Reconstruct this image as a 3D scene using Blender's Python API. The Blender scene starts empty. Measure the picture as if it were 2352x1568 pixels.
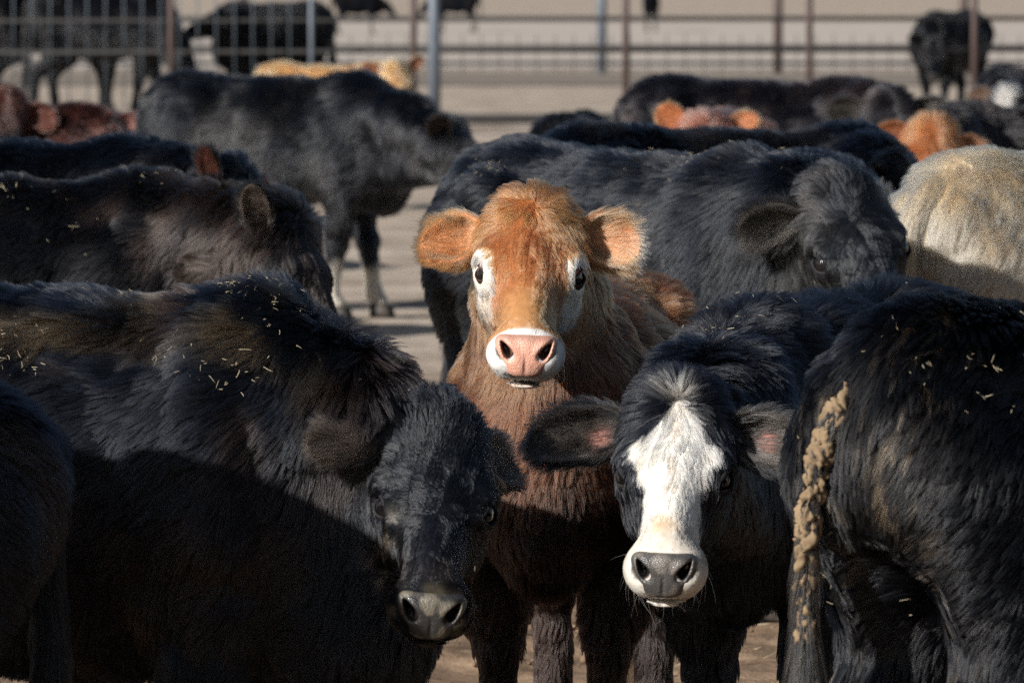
import bpy, math
import numpy as np
from mathutils import Vector, Matrix

R = math.radians
SC = bpy.context.scene
COL = SC.collection

# ------------------------------------------------------------------ camera
LENS, CAM_H = 200.0, 1.6
FPX = 2352 * LENS / 36.0                 # focal length in photograph pixels (2352 wide)
HORIZON = -60.0                          # photograph row of the horizon
PITCH = math.atan((784 - HORIZON) / FPX)
cam_d = bpy.data.cameras.new('camera')
cam = bpy.data.objects.new('camera', cam_d)
COL.objects.link(cam)
cam_d.lens = LENS
cam_d.sensor_width = 36
cam_d.clip_start = 0.1
cam_d.clip_end = 3000
cam.location = (0, 0, CAM_H)
cam.rotation_euler = (R(90) - PITCH, 0, 0)
cam_d.dof.use_dof = True
cam_d.dof.focus_distance = 10.62
cam_d.dof.aperture_fstop = 10.0
SC.camera = cam

# ------------------------------------------------------------------ light
SUN_AZ, SUN_EL = 48.0, 25.0              # degrees to the left of straight-behind-the-camera, height
TO_SUN = Vector((-math.sin(R(SUN_AZ)) * math.cos(R(SUN_EL)),
                 -math.cos(R(SUN_AZ)) * math.cos(R(SUN_EL)), math.sin(R(SUN_EL))))
sd = bpy.data.lights.new('sun', 'SUN')
sd.energy = 5.0
sd.angle = R(0.5)
sd.color = (1.0, 0.965, 0.915)
sun = bpy.data.objects.new('sun', sd)
COL.objects.link(sun)
sun.rotation_euler = TO_SUN.to_track_quat('Z', 'Y').to_euler()
world = bpy.data.worlds.new('World')
SC.world = world
world.use_nodes = True
wn = world.node_tree.nodes
sky = wn.new('ShaderNodeTexSky')
sky.sky_type = 'NISHITA'
sky.sun_disc = False
sky.sun_elevation = R(SUN_EL)
sky.sun_rotation = R(180 + SUN_AZ)
world.node_tree.links.new(sky.outputs[0], wn['Background'].inputs[0])
wn['Background'].inputs[1].default_value = 0.05

SC.view_settings.view_transform = 'Standard'
SC.view_settings.look = 'None'
SC.view_settings.exposure = 0.55
SC.view_settings.gamma = 1.0
SC.render.engine = 'CYCLES'
cy = SC.cycles
cy.max_bounces = 8
cy.diffuse_bounces = 3
cy.glossy_bounces = 4
cy.transmission_bounces = 6
cy.transparent_max_bounces = 8
cy.use_denoising = False               # the denoiser smears fur
cy.use_adaptive_sampling = False
cy.sample_clamp_indirect = 1.0
cy.sample_clamp_direct = 12.0


def P(px, py, D):
    """photograph pixel (2352 x 1568) at depth D -> world point"""
    return np.array(((px - 1176) / FPX * D, D, CAM_H - (py - HORIZON) / FPX * D))


# ------------------------------------------------------------------ numpy helpers
def nrm(v):
    v = np.asarray(v, float)
    return v / np.maximum(np.linalg.norm(v, axis=-1, keepdims=True), 1e-9)


def _hash(ix, iy, iz, seed):
    h = (ix.astype(np.uint32) * np.uint32(374761393) + iy.astype(np.uint32) * np.uint32(668265263)
         + iz.astype(np.uint32) * np.uint32(2147483647 - 58) + np.uint32((seed * 974711 + 12345) & 0xffffffff))
    h = (h ^ (h >> np.uint32(13))) * np.uint32(1274126177)
    h = (h ^ (h >> np.uint32(16))) * np.uint32(2246822519)
    return ((h ^ (h >> np.uint32(15))) & np.uint32(0xffffff)).astype(np.float32) / np.float32(0xffffff)


def noise(p, f, seed=0):
    """value noise -1..1"""
    q = p * f + 1000.37
    i = np.floor(q).astype(np.int64)
    t = q - i
    t = t * t * (3 - 2 * t)
    out = 0
    for dx in (0, 1):
        wx = t[:, 0] if dx else 1 - t[:, 0]
        for dy in (0, 1):
            wy = t[:, 1] if dy else 1 - t[:, 1]
            for dz in (0, 1):
                wz = t[:, 2] if dz else 1 - t[:, 2]
                out = out + wx * wy * wz * _hash(i[:, 0] + dx, i[:, 1] + dy, i[:, 2] + dz, seed)
    return out * 2 - 1


def vnoise(p, f, seed=0):
    return np.stack([noise(p, f, seed + k * 17) for k in range(3)], 1)


def sstep(a, b, x):
    t = np.clip((x - a) / (b - a), 0, 1)
    return t * t * (3 - 2 * t)


def mix(a, b, t):
    t = np.asarray(t)[:, None]
    return np.asarray(a) * (1 - t) + np.asarray(b) * t


# ------------------------------------------------------------------ implicit bodies
class Ell:
    def __init__(self, c, r, rot=None):
        self.c, self.r = np.array(c, float), np.array(r, float)
        self.rot = np.eye(3) if rot is None else np.array(rot, float)   # rows = axes

    def bounds(self):
        m = np.full(3, self.r.max())
        return self.c - m, self.c + m

    def d(self, p):
        q = (p - self.c) @ self.rot.T
        k0 = np.sqrt(((q / self.r) ** 2).sum(-1))
        k1 = np.sqrt(((q / (self.r * self.r)) ** 2).sum(-1))
        return k0 * (k0 - 1) / np.maximum(k1, 1e-6)


class Cap:
    """tapered capsule; stretched by f along the unit axis w"""
    def __init__(self, a, b, ra, rb, w=None, f=1.0):
        self.a, self.b, self.ra, self.rb = np.array(a, float), np.array(b, float), ra, rb
        self.w = None if w is None else nrm(w)
        self.f = f

    def bounds(self):
        m = max(self.ra, self.rb) * max(1, self.f)
        return np.minimum(self.a, self.b) - m, np.maximum(self.a, self.b) + m

    def sq(self, p):
        if self.w is None:
            return p
        return p + ((p - self.a) @ self.w)[..., None] * (self.w * (1 / self.f - 1))

    def d(self, p):
        p = self.sq(p)
        b = self.sq(self.b)
        ab = b - self.a
        h = np.clip(((p - self.a) @ ab) / max(ab @ ab, 1e-9), 0, 1)
        q = p - self.a - h[..., None] * ab
        return (np.sqrt((q * q).sum(-1)) - (self.ra + (self.rb - self.ra) * h)) * min(1, self.f)


def moved(prim, M, s):
    """primitive carried by rotation rows/cols M (3x3, columns = axes) , scale s, offset in M[:,3]"""
    A, o = M[:3, :3], M[:3, 3]
    if isinstance(prim, Ell):
        return Ell(A @ (prim.c * s) + o, prim.r * s, prim.rot @ A.T)
    return Cap(A @ (prim.a * s) + o, A @ (prim.b * s) + o, prim.ra * s, prim.rb * s,
               None if prim.w is None else A @ prim.w, prim.f)


def mesh_sdf(ops, h):
    """ops: list of (kind, prim, k).  dense grid + surface nets -> verts, quads"""
    lo = np.min([o[1].bounds()[0] for o in ops if o[0] == 'u'], 0) - 3 * h
    hi = np.max([o[1].bounds()[1] for o in ops if o[0] == 'u'], 0) + 3 * h
    n = np.ceil((hi - lo) / h).astype(int) + 1
    F = np.full(n, 0.3, np.float32)
    for kind, pr, k in ops:
        b0, b1 = pr.bounds()
        m = k + 3 * h + 0.01
        i0 = np.clip(np.floor((b0 - m - lo) / h).astype(int), 0, n - 1)
        i1 = np.clip(np.ceil((b1 + m - lo) / h).astype(int) + 1, 1, n)
        if np.any(i1 <= i0):
            continue
        ax = [lo[j] + h * np.arange(i0[j], i1[j]) for j in range(3)]
        g = np.stack(np.meshgrid(*ax, indexing='ij'), -1)
        d = pr.d(g).astype(np.float32)
        S = F[i0[0]:i1[0], i0[1]:i1[1], i0[2]:i1[2]]
        if kind == 'u':
            t = np.clip(0.5 + 0.5 * (S - d) / k, 0, 1)
            S[:] = S * (1 - t) + d * t - k * t * (1 - t)
        else:
            d = -d
            t = np.clip(0.5 - 0.5 * (S - d) / k, 0, 1)
            S[:] = S * (1 - t) + d * t + k * t * (1 - t)
    return surface_nets(F, lo, h)


def surface_nets(F, lo, h):
    n = np.array(F.shape)
    B = F < 0
    c = [B[dx:n[0] - 1 + dx, dy:n[1] - 1 + dy, dz:n[2] - 1 + dz] for dx in (0, 1) for dy in (0, 1) for dz in (0, 1)]
    al, an = c[0].copy(), c[0].copy()
    for x in c[1:]:
        al &= x
        an |= x
    act = an & ~al
    idx = np.argwhere(act)
    ids = np.full(act.shape, -1, np.int64)
    ids[tuple(idx.T)] = np.arange(len(idx))
    cor = {}
    for dx in (0, 1):
        for dy in (0, 1):
            for dz in (0, 1):
                cor[dx, dy, dz] = F[idx[:, 0] + dx, idx[:, 1] + dy, idx[:, 2] + dz]
    acc = np.zeros((len(idx), 3))
    cnt = np.zeros(len(idx))
    for a in range(3):
        o1, o2 = [k for k in range(3) if k != a]
        for u in (0, 1):
            for v in (0, 1):
                p = [0, 0, 0]
                p[o1], p[o2] = u, v
                q = list(p)
                q[a] = 1
                fa, fb = cor[tuple(p)], cor[tuple(q)]
                m = (fa < 0) != (fb < 0)
                t = fa[m] / (fa[m] - fb[m])
                e = np.zeros((m.sum(), 3))
                e[:] = p
                e[:, a] = t
                acc[m] += e
                cnt[m] += 1
    V = lo + h * (idx + acc / np.maximum(cnt, 1)[:, None])
    Q = []
    for a in range(3):
        o1, o2 = [(1, 2), (2, 0), (0, 1)][a]
        s0 = [slice(1, n[k] - 1) for k in range(3)]
        s0[a] = slice(0, n[a] - 1)
        s1 = list(s0)
        s1[a] = slice(1, n[a])
        A, C = B[tuple(s0)], B[tuple(s1)]
        e = np.argwhere(A != C)
        if not len(e):
            continue
        flip = A[tuple(e.T)]
        e = e + np.array([0 if k == a else 1 for k in range(3)])
        d1, d2 = np.zeros(3, int), np.zeros(3, int)
        d1[o1], d2[o2] = 1, 1
        q = np.stack([ids[tuple(e.T)], ids[tuple((e - d1).T)], ids[tuple((e - d1 - d2).T)], ids[tuple((e - d2).T)]], 1)
        q[~flip] = q[~flip][:, ::-1]
        Q.append(q)
    return V, np.concatenate(Q)


def relax(V, Q, it=2, w=0.5):
    E = np.concatenate([Q[:, [0, 1]], Q[:, [1, 2]], Q[:, [2, 3]], Q[:, [3, 0]]])
    for _ in range(it):
        s = np.zeros_like(V)
        for k in range(3):
            s[:, k] = np.bincount(E[:, 0], V[E[:, 1], k], len(V)) + np.bincount(E[:, 1], V[E[:, 0], k], len(V))
        n = np.bincount(E[:, 0], minlength=len(V)) + np.bincount(E[:, 1], minlength=len(V))
        V = V * (1 - w) + w * s / np.maximum(n, 1)[:, None]
    return V


def tri_of(Q):
    return np.concatenate([Q[:, [0, 1, 2]], Q[:, [0, 2, 3]]])


def vnormals(V, T):
    fn = np.cross(V[T[:, 1]] - V[T[:, 0]], V[T[:, 2]] - V[T[:, 0]])
    N = np.zeros_like(V)
    for k in range(3):
        for j in range(3):
            N[:, k] += np.bincount(T[:, j], fn[:, k], len(V))
    return nrm(N)


# ------------------------------------------------------------------ blender objects
def new_mesh(name, V, faces, mat, parent=None, col=None, smooth=True):
    me = bpy.data.meshes.new(name)
    V = np.asarray(V, float)
    if isinstance(faces, np.ndarray):
        k = faces.shape[1]
        me.vertices.add(len(V))
        me.vertices.foreach_set('co', V.astype(np.float32).ravel())
        me.loops.add(faces.size)
        me.loops.foreach_set('vertex_index', faces.astype(np.int32).ravel())
        me.polygons.add(len(faces))
        me.polygons.foreach_set('loop_start', np.arange(0, faces.size, k, dtype=np.int32))
        me.update(calc_edges=True)
    else:
        me.from_pydata([tuple(v) for v in V], [], faces)
    if smooth:
        me.polygons.foreach_set('use_smooth', np.ones(len(me.polygons), bool))
    if col is not None:
        a = me.attributes.new('col', 'FLOAT_COLOR', 'POINT')
        c = np.ones((len(V), 4), np.float32)
        c[:, :3] = col
        a.data.foreach_set('color', c.ravel())
    me.validate()
    if mat:
        me.materials.append(mat)
    o = bpy.data.objects.new(name, me)
    COL.objects.link(o)
    if parent:
        o.parent = parent
    return o


def new_hair(name, pts, rad, col, mat, parent=None):
    """pts (n, m, 3), rad (n, m), col (n, 3)"""
    n, m = pts.shape[:2]
    cu = bpy.data.hair_curves.new(name)
    cu.add_curves([m] * n)
    cu.points.foreach_set('position', np.ascontiguousarray(pts, np.float32).ravel())
    a = cu.attributes.get('radius') or cu.attributes.new('radius', 'FLOAT', 'POINT')
    a.data.foreach_set('value', np.ascontiguousarray(rad, np.float32).ravel())
    a = cu.attributes.new('col', 'FLOAT_COLOR', 'CURVE')
    c = np.ones((n, 4), np.float32)
    c[:, :3] = col
    a.data.foreach_set('color', c.ravel())
    cu.materials.append(mat)
    o = bpy.data.objects.new(name, cu)
    COL.objects.link(o)
    if parent:
        o.parent = parent
    return o


def tag(o, label, cat, group=None, kind=None):
    if label:
        o['label'] = label
    if cat:
        o['category'] = cat
    if group:
        o['group'] = group
    if kind:
        o['kind'] = kind
    return o


# ------------------------------------------------------------------ materials
def mat_new(name):
    m = bpy.data.materials.new(name)
    m.use_nodes = True
    nt = m.node_tree
    return m, nt, nt.nodes, nt.links, nt.nodes['Principled BSDF']


def mat_simple(name, color, rough=0.6, metal=0.0, spec=0.5, nscale=30, namt=0.25, bump=0.0, coat=0.0):
    m, nt, N, L, b = mat_new(name)
    tc = N.new('ShaderNodeTexCoord')
    no = N.new('ShaderNodeTexNoise')
    no.inputs['Scale'].default_value = nscale
    no.inputs['Detail'].default_value = 6
    L.new(tc.outputs['Object'], no.inputs['Vector'])
    mr = N.new('ShaderNodeMapRange')
    mr.inputs['To Min'].default_value = 1 - namt
    mr.inputs['To Max'].default_value = 1 + namt
    L.new(no.outputs['Fac'], mr.inputs['Value'])
    mx = N.new('ShaderNodeVectorMath')
    mx.operation = 'SCALE'
    mx.inputs[0].default_value = color
    L.new(mr.outputs[0], mx.inputs['Scale'])
    L.new(mx.outputs[0], b.inputs['Base Color'])
    b.inputs['Roughness'].default_value = rough
    b.inputs['Metallic'].default_value = metal
    b.inputs['Specular IOR Level'].default_value = spec
    b.inputs['Coat Weight'].default_value = coat
    if bump:
        bp = N.new('ShaderNodeBump')
        bp.inputs['Strength'].default_value = bump
        bp.inputs['Distance'].default_value = 0.01
        L.new(no.outputs['Fac'], bp.inputs['Height'])
        L.new(bp.outputs[0], b.inputs['Normal'])
    return m


def mat_attr(name, rough=0.8, spec=0.2, nscale=60, namt=0.3, mul=1.0, bump=0.3, bdist=0.004, coat=0.0):
    m, nt, N, L, b = mat_new(name)
    at = N.new('ShaderNodeAttribute')
    at.attribute_name = 'col'
    tc = N.new('ShaderNodeTexCoord')
    no = N.new('ShaderNodeTexNoise')
    no.inputs['Scale'].default_value = nscale
    no.inputs['Detail'].default_value = 5
    L.new(tc.outputs['Object'], no.inputs['Vector'])
    mr = N.new('ShaderNodeMapRange')
    mr.inputs['To Min'].default_value = mul * (1 - namt)
    mr.inputs['To Max'].default_value = mul * (1 + namt)
    L.new(no.outputs['Fac'], mr.inputs['Value'])
    mx = N.new('ShaderNodeVectorMath')
    mx.operation = 'SCALE'
    L.new(at.outputs['Color'], mx.inputs[0])
    L.new(mr.outputs[0], mx.inputs['Scale'])
    L.new(mx.outputs[0], b.inputs['Base Color'])
    b.inputs['Roughness'].default_value = rough
    b.inputs['Specular IOR Level'].default_value = spec
    b.inputs['Coat Weight'].default_value = coat
    bp = N.new('ShaderNodeBump')
    bp.inputs['Strength'].default_value = bump
    bp.inputs['Distance'].default_value = bdist
    L.new(no.outputs['Fac'], bp.inputs['Height'])
    L.new(bp.outputs[0], b.inputs['Normal'])
    return m


def mat_hair(name, rough=0.35, radial=0.5, coat=0.0, ior=1.42):
    m = bpy.data.materials.new(name)
    m.use_nodes = True
    nt = m.node_tree
    nt.nodes.clear()
    o = nt.nodes.new('ShaderNodeOutputMaterial')
    h = nt.nodes.new('ShaderNodeBsdfHairPrincipled')
    h.parametrization = 'COLOR'
    h.model = 'CHIANG'
    h.inputs['Roughness'].default_value = rough
    h.inputs['Radial Roughness'].default_value = radial
    h.inputs['Coat'].default_value = coat
    h.inputs['IOR'].default_value = ior
    h.inputs['Random Roughness'].default_value = 0.3
    at = nt.nodes.new('ShaderNodeAttribute')
    at.attribute_name = 'col'
    nt.links.new(at.outputs['Color'], h.inputs['Color'])
    nt.links.new(h.outputs[0], o.inputs['Surface'])
    return m


M_HAIR = mat_hair('coat_hair', 0.30, 0.45)
M_SKIN = mat_attr('hide', 0.9, 0.04, 70, 0.35, 0.8)
M_NOSE = mat_attr('wet_nose', 0.38, 0.5, 160, 0.30, 1.0, 0.25, 0.002, 0.2)
_nt = M_NOSE.node_tree
_vo = _nt.nodes.new('ShaderNodeTexVoronoi')
_vo.inputs['Scale'].default_value = 330
_tc = _nt.nodes.new('ShaderNodeTexCoord')
_nt.links.new(_tc.outputs['Object'], _vo.inputs['Vector'])
_bp = _nt.nodes.new('ShaderNodeBump')
_bp.inputs['Strength'].default_value = 0.55
_bp.inputs['Distance'].default_value = 0.0016
_bp.invert = True
_nt.links.new(_vo.outputs['Distance'], _bp.inputs['Height'])
_nt.links.new(_bp.outputs[0], _nt.nodes['Principled BSDF'].inputs['Normal'])
M_EYE = mat_simple('eye_dark', (0.006, 0.005, 0.006), 0.06, 0, 0.5, 20, 0.2, 0, 0.5)
M_HOOF = mat_simple('hoof_horn', (0.05, 0.042, 0.035), 0.6, 0, 0.4, 40, 0.4, 0.3)
M_MUD = mat_simple('dried_mud', (0.21, 0.150, 0.092), 0.95, 0, 0.1, 28, 0.55, 0.8)
M_STRAW = mat_simple('straw', (.42, .355, .24), 0.7, 0, 0.3, 60, 0.3)

# ------------------------------------------------------------------ the cow builder
RNG = np.random.default_rng(7)


def head_prims():
    u = []
    for s in (1, -1):
        u += [('u', Ell((.150, .086 * s, -.052), (.048, .034, .032)), .03),
              ('u', Ell((.150, .060 * s, -.132), (.090, .046, .075)), .04),
              ('u', Ell((.370, .039 * s, -.092), (.046, .038, .038)), .035)]
    base = [('u', Ell((.050, 0, -.078), (.100, .106, .085)), .03),
            ('u', Ell((-.002, 0, -.030), (.055, .068, .045)), .04),
            ('u', Ell((.120, 0, -.055), (.105, .112, .056)), .03),
            ('u', Cap((.16, 0, -.058), (.335, 0, -.058), .062, .044, (0, 1, 0), 1.05), .03),
            ('u', Cap((.15, 0, -.105), (.345, 0, -.098), .072, .050, (0, 1, 0), 1.0), .03),
            ('u', Cap((.10, 0, -.170), (.355, 0, -.128), .058, .028, (0, 1, 0), 1.0), .03),
            ('u', Ell((.366, 0, -.082), (.055, .069, .048)), .025),
            ('u', Ell((.382, 0, -.137), (.036, .050, .022)), .016)]
    cut = [('s', Ell((.166, .117 * s, -.048), (.034, .026, .022)), .014) for s in (1, -1)]
    cut += [('s', Ell((.430, 0, -.118), (.066, .092, .0055), np.array([[.82, 0, .57], [0, 1, 0], [-.57, 0, .82]])), .005)]
    for s in (1, -1):
        cut.append(('s', Ell(NOSE_C + NOSE_H * .010 + np.array([0, .040 * s, 0]), (.034, .014, .022),
                             np.stack([NOSE_N, [0, 1, 0], NOSE_H])), .006))
    return base + u + cut


NOSE_N = nrm([.80, 0, .60])
NOSE_H = nrm([-.60, 0, .80])
NOSE_C = np.array([.400, 0, -.064])


HEAD = head_prims()


class NoseSDF:
    def bounds(self):
        return np.array([-.085, -.07, -.06]), np.array([.085, .07, .05])

    def d(self, p):
        u, v, w = p[..., 0], p[..., 1], p[..., 2]
        a = .053 + .20 * np.clip(v, -.05, .04)
        b = .044
        v = v + .003
        w0 = -5.2 * u * u           # wraps round the muzzle
        k = ((np.abs(u) / a) ** 3.2 + (np.abs(v) / b) ** 3.2 + (np.abs(w - w0) / .020) ** 2.4) ** (1 / 2.8)
        d = (k - 1) * .022
        au = np.abs(u)
        # raised nostril rims
        ca, sa = math.cos(R(33)), math.sin(R(33))
        q0 = au - .040
        q1 = v - .011
        nx, ny = ca * q0 - sa * q1, sa * q0 + ca * q1
        rim = np.sqrt((nx / .021) ** 2 + (ny / .030) ** 2 + ((w - w0 - .008) / .018) ** 2)
        rim = (rim - 1) * .018
        t = np.clip(.5 + .5 * (d - rim) / .012, 0, 1)
        d = d * (1 - t) + rim * t - .012 * t * (1 - t)
        hole = np.sqrt((nx / np.clip(.0095 - .20 * ny, .003, .014)) ** 2 + (ny / .0225) ** 2 + ((w - w0 - .022) / .034) ** 2)
        hole = -(hole - 1) * .0095
        t = np.clip(.5 - .5 * (d - hole) / .006, 0, 1)
        d = d * (1 - t) + hole * t + .006 * t * (1 - t)
        gr = -(np.sqrt((u / .003) ** 2 + ((v + .030) / .022) ** 2 + ((w - .020) / .006) ** 2) - 1) * .003
        t = np.clip(.5 - .5 * (d - gr) / .004, 0, 1)
        d = d * (1 - t) + gr * t + .004 * t * (1 - t)
        return d


NOSE_CACHE = {}


def nose_mesh(h):
    if h not in NOSE_CACHE:
        V, Q = mesh_sdf([('u', NoseSDF(), .001)], h)
        NOSE_CACHE[h] = (relax(V, Q, 1), Q)
    return NOSE_CACHE[h]


def body_prims(c):
    """body, local frame, unit scale (withers about 1.06 m)"""
    fat = c.get('fat', 1.0)
    o = [('u', Ell((-.40, 0, .86), (.235, .205 * fat, .215)), .05),
         ('u', Ell((-.03, 0, .765), (.47, .235 * fat, .280)), .06),
         ('u', Ell((.36, 0, .775), (.225, .190 * fat, .270)), .06),
         ('u', Ell((.49, 0, .615), (.135, .105, .150)), .06),
         ('u', Cap((-.50, 0, .965), (.40, 0, .965), .080, .075, (0, 1, 0), 1.1), .07),
         ('u', Ell((.36, 0, 1.0), (.13, .065, .07)), .06)]
    for s in (1, -1):
        o += [('u', Ell((-.34, .165 * s, .975), (.070, .045, .045)), .04),
              ('u', Ell((-.575, .075 * s, .930), (.050, .045, .05)), .05),
              ('u', Ell((.30, .150 * s, .74), (.14, .065, .20)), .05),
              ('u', Cap((.36, .10 * s, .98), (.40, .165 * s, .70), .045, .06), .035)]
    st = c.get('stance', (0.02, -0.03, 0.03, -0.02))
    feet = []
    for k, s in enumerate((1, -1)):
        dx = st[k]
        o += [('u', Cap((.36, .125 * s, .66), (.335, .125 * s, .43), .105, .062), .05),
              ('u', Cap((.335, .125 * s, .43), (.355 + dx * .5, .115 * s, .34), .060, .047), .03),
              ('u', Cap((.355 + dx * .5, .115 * s, .34), (.355 + dx, .115 * s, .11), .040, .034), .03),
              ('u', Cap((.355 + dx, .115 * s, .11), (.385 + dx, .115 * s, .06), .038, .042), .02)]
        feet.append((.395 + dx, .115 * s))
    for k, s in enumerate((1, -1)):
        dx = st[2 + k]
        o += [('u', Cap((-.44, .11 * s, .80), (-.37, .125 * s, .53), .165, .095, (0, 1, 0), .8), .05),
              ('u', Cap((-.37, .125 * s, .53), (-.52 + dx * .6, .12 * s, .365), .085, .050), .04),
              ('u', Cap((-.525 + dx * .6, .12 * s, .375), (-.51 + dx, .12 * s, .11), .044, .036), .03),
              ('u', Cap((-.51 + dx, .12 * s, .11), (-.475 + dx, .12 * s, .06), .039, .043), .02)]
        feet.append((-.465 + dx, .12 * s))
    return o, feet


class Cow:
    pass


def build_cow(c):
    name, s = c.get('name', 'calf'), c['scale']
    rng = np.random.default_rng(c['seed'])
    hd = R(c['heading'])
    Rw = np.array([[math.cos(hd), -math.sin(hd), 0], [math.sin(hd), math.cos(hd), 0], [0, 0, 1]])
    loc = np.array([c['root'][0], c['root'][1], c.get('drop', 0.0)])
    toL = lambda p: (np.asarray(p) - loc) @ Rw          # world -> local
    vL = lambda v: np.asarray(v, float) @ Rw
    h = c['voxel']
    prims, feet = body_prims(c)
    # scaled to local metres
    S4 = np.eye(4)
    ops = [(k, moved(p, S4, s), kk * s) for k, p, kk in prims]
    # head
    hs = c.get('hscale', s)
    has_head = 'poll' in c
    if has_head:
        poll = toL(c['poll'])
        f = nrm(vL(c['face']))
        zz = vL(c['brow'])
        az = nrm(zz - (zz @ f) * f)
        ay = np.cross(az, f)
        H = np.eye(4)
        H[:3, 0], H[:3, 1], H[:3, 2], H[:3, 3] = f, ay, az, poll
    else:
        poll = np.array([.80, 0, .80]) * s
        H = np.eye(4)
        f, az = nrm([.6, 0, -.8]), nrm([.8, 0, .6])
        ay = np.cross(az, f)
        H[:3, 0], H[:3, 1], H[:3, 2], H[:3, 3] = f, ay, az, poll
    hp = lambda x: H[:3, :3] @ (np.array(x, float) * hs) + H[:3, 3]
    for pr_, k_ in c.get('extra', []):
        ops.append(('u', moved(pr_, S4, s), k_))
    hback, hthr = hp((.02, 0, -.085)), hp((.075, 0, -.155))
    wth, chest = np.array([.40, 0, .895]) * s, np.array([.46, 0, .70]) * s
    nk = c.get('neck', 1.0)
    mid1 = (wth + hback) / 2 + np.array([0, 0, .02 * s])
    ops += [('u', Cap(wth, mid1, .145 * s * nk, .115 * s * nk), .07 * s),
            ('u', Cap(mid1, hback, .115 * s * nk, .085 * hs), .05 * s),
            ('u', Cap(chest, hthr, .135 * s * nk, .072 * hs), .07 * s)]
    if c.get('dewlap'):
        a = chest + np.array([.05, 0, -.02]) * s
        ops += [('u', Cap(hthr * .6 + a * .4, a, .045 * s, .07 * s), .06 * s)]
    hops = HEAD if h < .011 else [o for o in HEAD if o[0] == 'u']
    ops += [(k, moved(p, H, hs), kk * hs) for k, p, kk in hops]
    V, Q = mesh_sdf(ops, h)
    V = relax(V, Q, 1 if h < .01 else 2)
    T = tri_of(Q)
    N = vnormals(V, T)
    lump = noise(V, 9, c['seed']) * .008 + noise(V, 22, c['seed'] + 3) * .004
    hx0 = ((V - H[:3, 3]) @ H[:3, :3]) / hs
    hm0 = headmask(hx0)
    V = V + N * (lump * (1 - hm0) * (h < .03))[:, None]
    N = vnormals(V, T)

    ctx = Cow()
    ctx.c, ctx.s, ctx.hs, ctx.H, ctx.Rw, ctx.loc, ctx.rng = c, s, hs, H, Rw, loc, rng
    ctx.camL = toL((0, 0, CAM_H))
    ctx.hp, ctx.V, ctx.T, ctx.N = hp, V, T, N
    col = c['color'](ctx, V, skin=True)
    qn_ = hcoords(ctx, V)
    for s_ in (1, -1):
        dn_ = np.linalg.norm((qn_ - (NOSE_C + NOSE_H * .010 + np.array([0, .040 * s_, 0]))), axis=1)
        col = mix(col, (.02, .012, .011), 1 - sstep(.020, .027, dn_))
    root = new_mesh(name, V, Q, M_SKIN, None, col)
    root.location = loc
    root.rotation_euler = (0, 0, hd)
    tag(root, c['label'], c.get('cat', 'calf'), c.get('group', 'cattle in the pen'))
    ctx.root = root
    ctx.eyes = []
    ctx.earz = []

    # hooves
    if not c.get('nofeet'):
        for fx, fy in feet:
            hv, hf = hoof()
            new_mesh('hoof', hv * s + np.array([fx, fy, 0]) * s, hf, M_HOOF, root)
    # ears, eyes, nose
    if has_head:
        es = c.get('ears', {})
        for side in (1, -1):
            build_ear(ctx, side, es.get(side, {}))
        if not c.get('noface'):
            build_face(ctx)
    build_tail(ctx)
    # coat
    if c['fur']:
        grow_coat(ctx)
    return ctx


def headmask(q):
    r = np.sqrt(q[:, 1] ** 2 + (q[:, 2] + .09) ** 2)
    lim = np.interp(q[:, 0], [.12, .24, .34], [.165, .150, .118])
    return sstep(-.09, .03, q[:, 0]) * (1 - sstep(0, .04, r - lim)) * (1 - sstep(.46, .5, q[:, 0]))


def hoof():
    n = 14
    V, F = [], []
    for side in (1, -1):
        b = len(V)
        for z, r, ox in ((0, 1.0, 0), (.03, .93, -.004), (.062, .72, -.016)):
            for i in range(n):
                a = 2 * math.pi * i / n
                V.append((.048 * r * math.cos(a) + ox + (.010 if math.cos(a) > 0.6 else 0) * r,
                          .024 * side + .025 * r * math.sin(a), z))
        for k in range(2):
            for i in range(n):
                j = (i + 1) % n
                F.append((b + k * n + i, b + k * n + j, b + (k + 1) * n + j, b + (k + 1) * n + i))
        F.append(tuple(b + i for i in range(n - 1, -1, -1)))
        F.append(tuple(b + 2 * n + i for i in range(n)))
    return np.array(V), F


# ------------------------------------------------------------------ fur
def sample(V, T, N, dens, rng):
    """dens per triangle (per m2) -> root points, normals"""
    a = V[T[:, 0]]
    b = V[T[:, 1]]
    c = V[T[:, 2]]
    ar = np.linalg.norm(np.cross(b - a, c - a), axis=1) / 2
    w = ar * dens
    n = rng.poisson(w)
    t = np.repeat(np.arange(len(T)), n)
    u, v = rng.random(len(t)), rng.random(len(t))
    m = u + v > 1
    u[m], v[m] = 1 - u[m], 1 - v[m]
    u, v = u[:, None], v[:, None]
    p = a[t] * (1 - u - v) + b[t] * u + c[t] * v
    nn = nrm(N[T[t, 0]] * (1 - u - v) + N[T[t, 1]] * u + N[T[t, 2]] * v)
    return p, nn


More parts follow.
